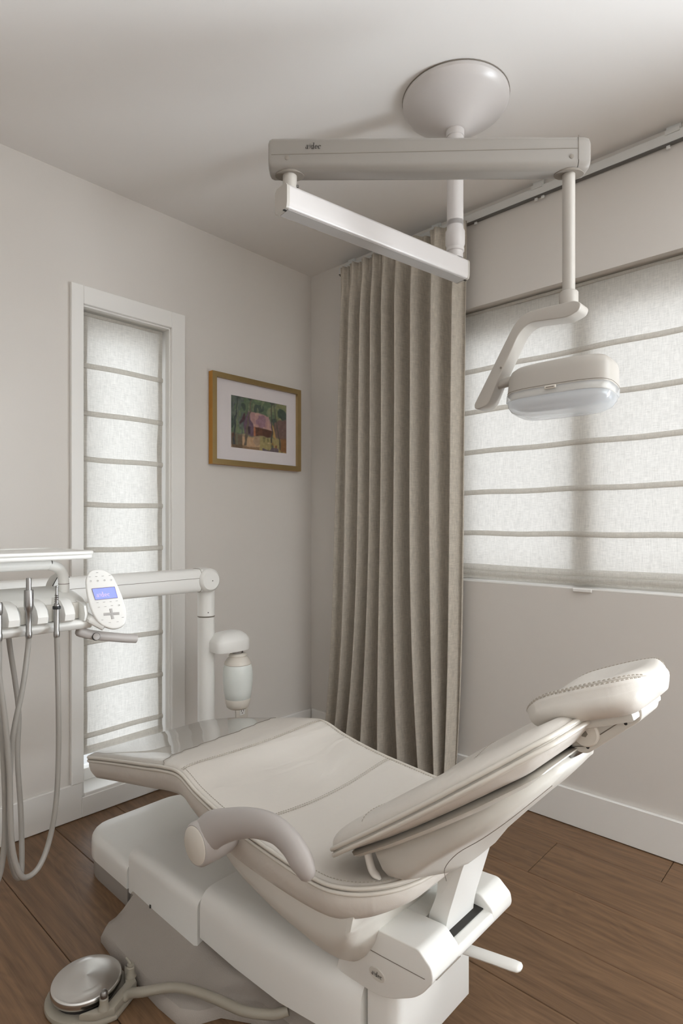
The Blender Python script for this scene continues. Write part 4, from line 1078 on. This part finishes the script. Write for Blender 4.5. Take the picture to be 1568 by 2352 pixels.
# ================================================================== DELIVERY UNIT (post, arm, instrument head, tray, keypad)
def delivery():
    pp = np.array([-.862, -.300])               # post axis
    t = thing('delivery_unit', 'white dental delivery unit arm carrying instrument head and tray', 'dental unit', (pp[0], pp[1], 0))
    # foot of the post joins the floor box
    bevbox('post_foot', (pp[0] - .08, pp[1] - .06, .001), (pp[0] + .05, pp[1] + .05, .05), PLAST, t, .015, 3)
    MB().lathe([(.040, .05), (.034, .07), (.0325, .09), (.0325, .752), (.0335, .756)], (*pp, 0), (0, 0, 1), 36).build('post', PLAST, t, 30)
    MB().lathe([(.0330, .757), (.0330, .760)], (*pp, 0), (0, 0, 1), 36).build('joint_gap', SEAMG, t)
    MB().lathe([(.0335, .761), (.0335, .86), (.0335, .90), (.031, .925), (.024, .934), (0, .936)], (*pp, 0), (0, 0, 1), 36).build('post_head', PLAST, t, 30)
    MB().lathe([(.0022, 0), (.0022, .0006)], (pp[0] - .012, pp[1] - .0318, .776), (-.35, -1, 0), 8).build('screw', DARK, t)
    # arm knuckle and arm, running to -x
    az = .903
    kn = MB().lathe([(.0, -.05), (.036, -.05), (.044, -.042), (.046, -.03), (.046, .03), (.044, .042), (.036, .05), (0, .05)], (pp[0] - .018, pp[1] - .012, az), (0, 1, 0), 36).build('knuckle', PLAST, t, 40)
    MB().lathe([(.0022, 0), (.0022, .0006)], (pp[0] - .012, pp[1] - .0622, az - .002), (0, -1, 0), 8).build('screw', DARK, kn)
    prof = rpoly([(-.034, -.044), (.034, -.044), (.036, .0), (.034, .044), (-.034, .044), (-.036, 0)], [.02, .02, .01, .02, .02, .01], 4)
    am = MB().loft([[(x, pp[1] - .012 + a, az + b) for a, b in prof] for x in (pp[0] - .030, -1.30, -1.72)]).build('arm', PLAST, t, 30)
    MB().tube([(pp[0] - .05, pp[1] - .012 - .0362, az + .010), (-1.70, pp[1] - .012 - .0362, az + .006)], .0008, 5).build('seam', SEAMG, am)
    MB().tube([(pp[0] - .052, pp[1] - .012 + a * 1.015, az + b * 1.015) for a, b in prof + prof[:1]], .0008, 5, cap=False).build('seam', SEAMG, am)
    MB().lathe([(.045, -.05), (.045, .05)], (-1.74, pp[1] - .02, az), (0, 0, 1), 28).build('arm_elbow', PLAST, t, 30)
    bevbox('head_link', (-1.775, -.70, .868), (-1.705, pp[1] - .04, .925), PLAST, t, .016, 3)
    # instrument head
    YF_ = -.850
    xs0, xs1 = -1.548, -2.02
    hp_ = rpoly([(-.58, .880), (-.60, .945), (-.70, .966), (-.815, .940), (-.835, .905), (-.80, .870)], [.015, .03, .06, .02, .012, .01], 4)
    rings = []
    for x, k in ((xs0 + .004, .55), (xs0 - .004, .82), (xs0 - .018, .96), (xs0 - .04, 1.0), (xs1, 1.0)):
        c_ = np.array((-.715, .905)); rings.append([(x, *(c_ + (np.array(q) - c_) * k)) for q in hp_])
    hb = MB().loft(rings).build('instrument_head', PLAST, t, 40)
    # bottom rail under the holders
    rl = rpoly([(-.80, .862), (-.846, .868), (-.858, .882), (-.852, .890), (-.80, .892)], .006, 3)
    MB().loft([[(x, y, z) for y, z in rl] for x in (-1.556, -1.566, xs1)]).build('holder_rail', PLAST, t, 40)
    # saddle blocks between the instruments
    hx0 = onax(1, -.874, 66, 1400)[0]; dxh = onax(1, -.874, 130, 1400)[0] - hx0
    HX = [hx0 + dxh * k for k in (2, 1, 0, -1, -2, -3)]
    for k in range(len(HX) - 1):
        a, b = HX[k] - .0082, HX[k + 1] + .0082
        rings = []
        for s in np.linspace(0, 1, 13):
            x = a + (b - a) * s; f = min(1.0, 1.5 * math.sin(PI * s))
            rings.append([(x, y, z) for y, z in ((-.800, .888), (-.842 - .012 * f, .889), (-.850 - .022 * f, .896), (-.850 - .026 * f, .910), (-.846 - .022 * f, .921 + .004 * f), (-.838 - .010 * f, .926 + .014 * f), (-.818, .930 + .014 * f), (-.800, .934 + .010 * f))])
        MB().loft(rings).build('holder_block', PLAST, t, 32)
    rings = []
    for s in np.linspace(0, 1, 9):
        x = HX[0] + .008 + .030 * s; f = math.cos(s * PI / 2)
        rings.append([(x, y, z) for y, z in ((-.80, .886), (-.80 - .058 * f - .004, .889), (-.80 - .064 * f - .004, .905), (-.80 - .058 * f - .004, .925 - .004 * s), (-.80, .938 - .012 * s))])
    MB().loft(rings).build('holder_end', PLAST, t, 50)
    # scoop walls behind each instrument
    for x in HX:
        MB().tube([(x, -.823, .892), (x, -.822, .93)], .0125, 14).build('holder_cup', PLASTG, t, 50)
    # flexible handle with a button
    hx = [tuple(onplane((0, -.83, 0), (0, 1, 0), *p)) for p in ((178, 1448), (200, 1456), (235, 1461), (280, 1465), (312, 1467))]
    hn_ = MB().tube(spline(hx, 6), [.010] + [.0125] * 3 + [.0115] * 18 + [.0112] * 3, 16).build('grab_handle', ARMG, t, 60)
    q = onplane((0, -.843, 0), (0, 1, 0), 221, 1462)
    MB().lathe([(.0085, -.004), (.0085, .0018), (.007, .0026), (0, .003)], q, (0, -1, .25), 24).build('brake_button', ARMG, hn_)
    MB().lathe([(.0094, -.004), (.0094, .0012)], q, (0, -1, .25), 24).build('button_ring', DARK, hn_)
    # tray on a bent tube
    ty0, ty1, tz = -.845, -.55, 1.034
    tx1 = onax(1, ty0, 219, 1277)[0]
    prism('tray', [(x, y, tz) for x, y in rpoly([(-2.05, ty0), (tx1, ty0), (tx1, ty1), (-2.05, ty1)], .022, 5)], (0, 0, .016), PLAST, t, .005, 3)
    rim = rpoly([(-2.05, ty0), (tx1, ty0), (tx1, ty1), (-2.05, ty1)], .03, 5); rim = [(x, y, tz + .015) for x, y in rim]
    MB().tube(rim + [rim[0]], .005, 8, cap=False).build('tray_rim', PLAST, t, 60)
    tb = [(-2.0, -.76, 1.020), (-1.66, -.76, 1.020), (-1.618, -.76, 1.018), (-1.594, -.76, 1.004), (-1.586, -.76, .975), (-1.586, -.76, .93)]
    MB().tube(spline(tb, 6), .0125, 16, flat=(1, 1)).build('tray_support', PLAST, t, 60)
    MB().lathe([(.0129, .970), (.0129, .9715)], (-1.586, -.76, 0), (0, 0, 1), 18).build('joint_gap', SEAMG, t)
    # rounded bracket behind the instruments
    br = rpoly([(120, 1368), (122, 1345), (133, 1326), (148, 1318), (162, 1326), (152, 1345), (152, 1372)], [1, 10, 10, 8, 8, 10, 1], 4)
    prism('rear_bracket', [tuple(onplane((0, -.70, 0), (0, 1, 0), *p)) for p in br], (0, .05, 0), PLAST, t, .004, 2)
    MB().tube([tuple(onplane((0, -.7012, 0), (0, 1, 0), *p)) for p in ((119, 1362), (121, 1345), (131, 1327), (143, 1320), (160, 1326))], .001, 5).build('bracket_gap', DARK, t)
    # keypad
    n = Vector((-.30, -.90, .32)).normalized(); c0 = onax(1, -.875, 242, 1375)
    out = rpoly([(196, 1330), (205, 1310), (232, 1305), (258, 1318), (278, 1360), (293, 1405), (289, 1436), (262, 1447), (228, 1435), (210, 1405), (199, 1365)], [14, 14, 16, 18, 30, 24, 20, 18, 22, 26, 26], 5)
    kp = [Vector(onplane(c0, n, *p)) for p in out]
    pad = prism('keypad', [p - n * .014 for p in kp], n * .014, PLAST, t, .004, 3); pad['label'] = 'oval white touchpad with small blue screen'
    K = lambda px, py, d=.0006: Vector(onplane(np.array(c0) + np.array(n) * d, n, px, py))
    scr = [K(*p) for p in ((211, 1352.5), (263, 1348), (270, 1373), (219, 1378))]
    prism('screen', [p - n * .001 for p in scr], n * .0013, LCD, pad, 0)
    gx = (scr[2] - scr[3]).normalized(); gy = (scr[0] - scr[3]).normalized()
    logo('screen_lettering', scr[3] + gx * .0045 + gy * .006 + n * .0009, gx, gy, .0080, LCDT, pad, 0)
    MB().tube([p + n * .0006 for p in scr + scr[:1]], .0007, 5, cap=False).build('screen_bezel', SEAMG, pad)
    dots = [(223, 1315), (206, 1325), (221, 1324), (236, 1323), (252, 1322), (208, 1335), (224, 1334), (240, 1333), (255, 1332), (224, 1384), (239, 1383), (254, 1382), (268, 1380), (227, 1395), (242, 1393), (257, 1391), (273, 1390), (235, 1424), (252, 1430), (270, 1428), (282, 1418)]
    for i, (px, py) in enumerate(dots):
        q = K(px, py)
        if i in (5, 6, 7, 8, 16):
            MB().lathe([(.0019, 0), (.0023, .0002), (.0023, 0)], q, n, 12, False).build('key_mark', GREYP, pad, 0)
            MB().tube([q - gy * .0013, q + gx * .001 + gy * .001], .0004, 4).build('key_mark', GREYP, pad, 0)
        else:
            prism('key_mark', [q + gx * a * .0024 + gy * b * .0006 for a, b in ((-1, -1), (1, -1), (1, 1), (-1, 1))], n * .0002, GREYP, pad, 0)
    for u, v in (((238, 1411), (274, 1409)), ((254, 1398), (259, 1422))):
        MB().tube([K(*u, 0), K(*v, 0)], .0034, 10, flat=(1, .28), up=n).build('arrow_key', GREYP, pad, 60)
    MB().tube([K(240, 1440, -.012), K(212, 1425, -.016), (-1.566, -.80, .905)], .010, 10).build('keypad_neck', PLAST, pad)
    # bracket for the water bottle
    bx = onax(1, -.36, 538, 1465)
    bp = np.array([bx[0], -.36])
    rings = []
    for x_, z_, s_ in ((0, .6225, 1.0), (0, .627, 1.02), (0, .660, 1.03), (0, .668, .99), (0, .680, .86), (0, .692, .62), (0, .698, .3)):
        pl = rpoly([(-.095, .045), (-.098, -.040), (-.04, -.060), (.045, -.055), (.066, 0), (.040, .055)], [.01, .02, .03, .04, .05, .03], 5)
        rings.append([(bp[0] - .012 + (q[0] + .012) * s_, bp[1] + .01 + q[1] * s_, z_) for q in pl])
    MB().loft(rings).build('bottle_bracket', PLAST, t, 35)
    return t, bp, HX
dl, BP, HX = delivery()

def bottle():
    c = onax(1, BP[1] - .012, 546, 1560)
    x, y = c[0], c[1]
    t = thing('water_bottle', 'frosted white water bottle hanging under its bracket', 'bottle', (x, y, .392))
    MB().lathe([(.021, .598), (.021, .6215)], (x, y, 0), (0, 0, 1), 24).build('adapter', STEEL, t)
    MB().lathe([(.020, .594), (.034, .596), (.036, .600), (.034, .604), (.030, .608), (.020, .610)], (x, y, 0), (0, 0, 1), 32).build('collar', CREAM, t)
    MB().lathe([(.0, .5655), (.052, .5655), (.053, .568), (.050, .576), (.042, .588), (.034, .596), (.0, .597)], (x, y, 0), (0, 0, 1), 40).build('shoulder', CREAM, t, 40)
    MB().lathe([(.046, .428), (.050, .432), (.055, .46), (.0585, .50), (.0585, .525), (.056, .55), (.0515, .566), (.05, .568)], (x, y, 0), (0, 0, 1), 48).build('body', FROST, t, 50)
    MB().lathe([(.0, .392), (.036, .392), (.044, .398), (.049, .416), (.0505, .430), (.05, .432)], (x, y, 0), (0, 0, 1), 40).build('bottom_cap', CREAM, t, 40)
bottle()

# ---- hand instruments resting in the holders, each with its hose
def hose_path(pts):
    return spline([tuple(onax(1, y, px, py)) for px, py, y in pts], 8)
def instrument(k, label, parts, hose):
    x = HX[k]; y = -.874
    t = thing('handpiece', label, 'handpiece', (x, y, .870), 'handpieces in the instrument holder')
    for nm, prof, m in parts:
        MB().lathe(prof, (x, y, 0), (0, 0.0, 1), 24).build(nm, m, t, 30)
    h = MB().tube(hose_path([(pr[0], pr[1], pr[2]) for pr in hose]), .0058, 12).build('hose', TUBEG, t, 60)
    return t, (x, y)
pxx = lambda x, y: 784 + FPX * ((np.array([x, y, 0]) - CAM)[:2] @ RT[:2]) / ((np.array([x, y, 0]) - CAM)[:2] @ FW[:2])
u2, u1, u3 = pxx(HX[2], -.874), pxx(HX[1], -.874), pxx(HX[3], -.874)
t1, (x1_, y1_) = instrument(2, 'steel instrument motor with plain stem standing in the holder', [
    ('coupling', [(.0058, .868), (.0066, .872), (.0066, .880), (.0060, .882), (.0060, .905)], STEEL),
    ('motor_body', [(.0060, .905), (.0062, .925), (.0090, .932), (.0098, .940), (.0096, .952), (.0094, .9725), (.0088, .974)], STEEL),
    ('stem', [(.0056, .974), (.0056, .997), (.0050, 1.000), (0, 1.0)], STEEL)],
    [(u2, 1452, -.874), (u2 - 2, 1490, -.868), (52, 1580, -.875), (30, 1690, -.88), (22, 1800, -.875), (19, 1900, -.87), (24, 1970, -.86), (38, 2014, -.84), (49, 2006, -.82), (50, 1940, -.80), (47, 1850, -.79), (40, 1740, -.78), (43, 1640, -.77), (34, 1560, -.77), (23, 1490, -.775), (19, 1454, -.776)])
lettering('engraving', 'KAVO', (x1_ + .0035, y1_ - .0096, .966), (0, 0, -1), (1, -.2, 0), .0032, INK, t1)
instrument(1, 'slim steel air coupling with ribbed tip and black collar', [
    ('coupling', [(.0060, .862), (.0066, .866), (.0066, .874), (.0058, .876), (.0058, .925)], STEEL),
    ('collar', [(.0080, .9255), (.0086, .927), (.0086, .931), (.0080, .9325)], DARKR),
    ('ribbed_tip', [(.0062, .9325), (.0062, .936), (.0046, .938)] + [q for i in range(5) for q in ((.0046, .940 + i * .0042), (.0034, .9405 + i * .0042), (.0034, .9420 + i * .0042), (.0046 - i * .0003, .9425 + i * .0042))] + [(.0026, .9625), (.0026, .974), (.0034, .975), (.0034, .978), (0, .979)], STEEL)],
    [(u1, 1452, -.874), (u1 + 2, 1520, -.868), (u1 + 4, 1620, -.872), (u1 + 4, 1740, -.872), (u1 - 2, 1850, -.874), (112, 1935, -.87), (90, 1990, -.88), (64, 2014, -.89), (46, 2008, -.898), (30, 1960, -.902), (24, 1880, -.904), (22, 1780, -.906), (14, 1680, -.908), (4, 1600, -.908), (-10, 1500, -.906)])
instrument(3, 'short steel handpiece coupling next to the plain-stemmed instrument motor', [
    ('coupling', [(.0060, .870), (.0066, .874), (.0066, .884), (.0060, .886), (.0060, .925)], STEEL),
    ('motor_body', [(.0060, .925), (.0076, .930), (.0076, .948), (.0060, .952), (0, .953)], STEEL)],
    [(u3, 1455, -.874), (u3, 1500, -.868), (-2, 1560, -.875), (3, 1660, -.885), (10, 1780, -.89), (12, 1880, -.885), (8, 1960, -.88), (-4, 2020, -.87), (-30, 2060, -.86), (-60, 2040, -.85), (-70, 1900, -.84), (-60, 1700, -.82), (-40, 1500, -.80)])
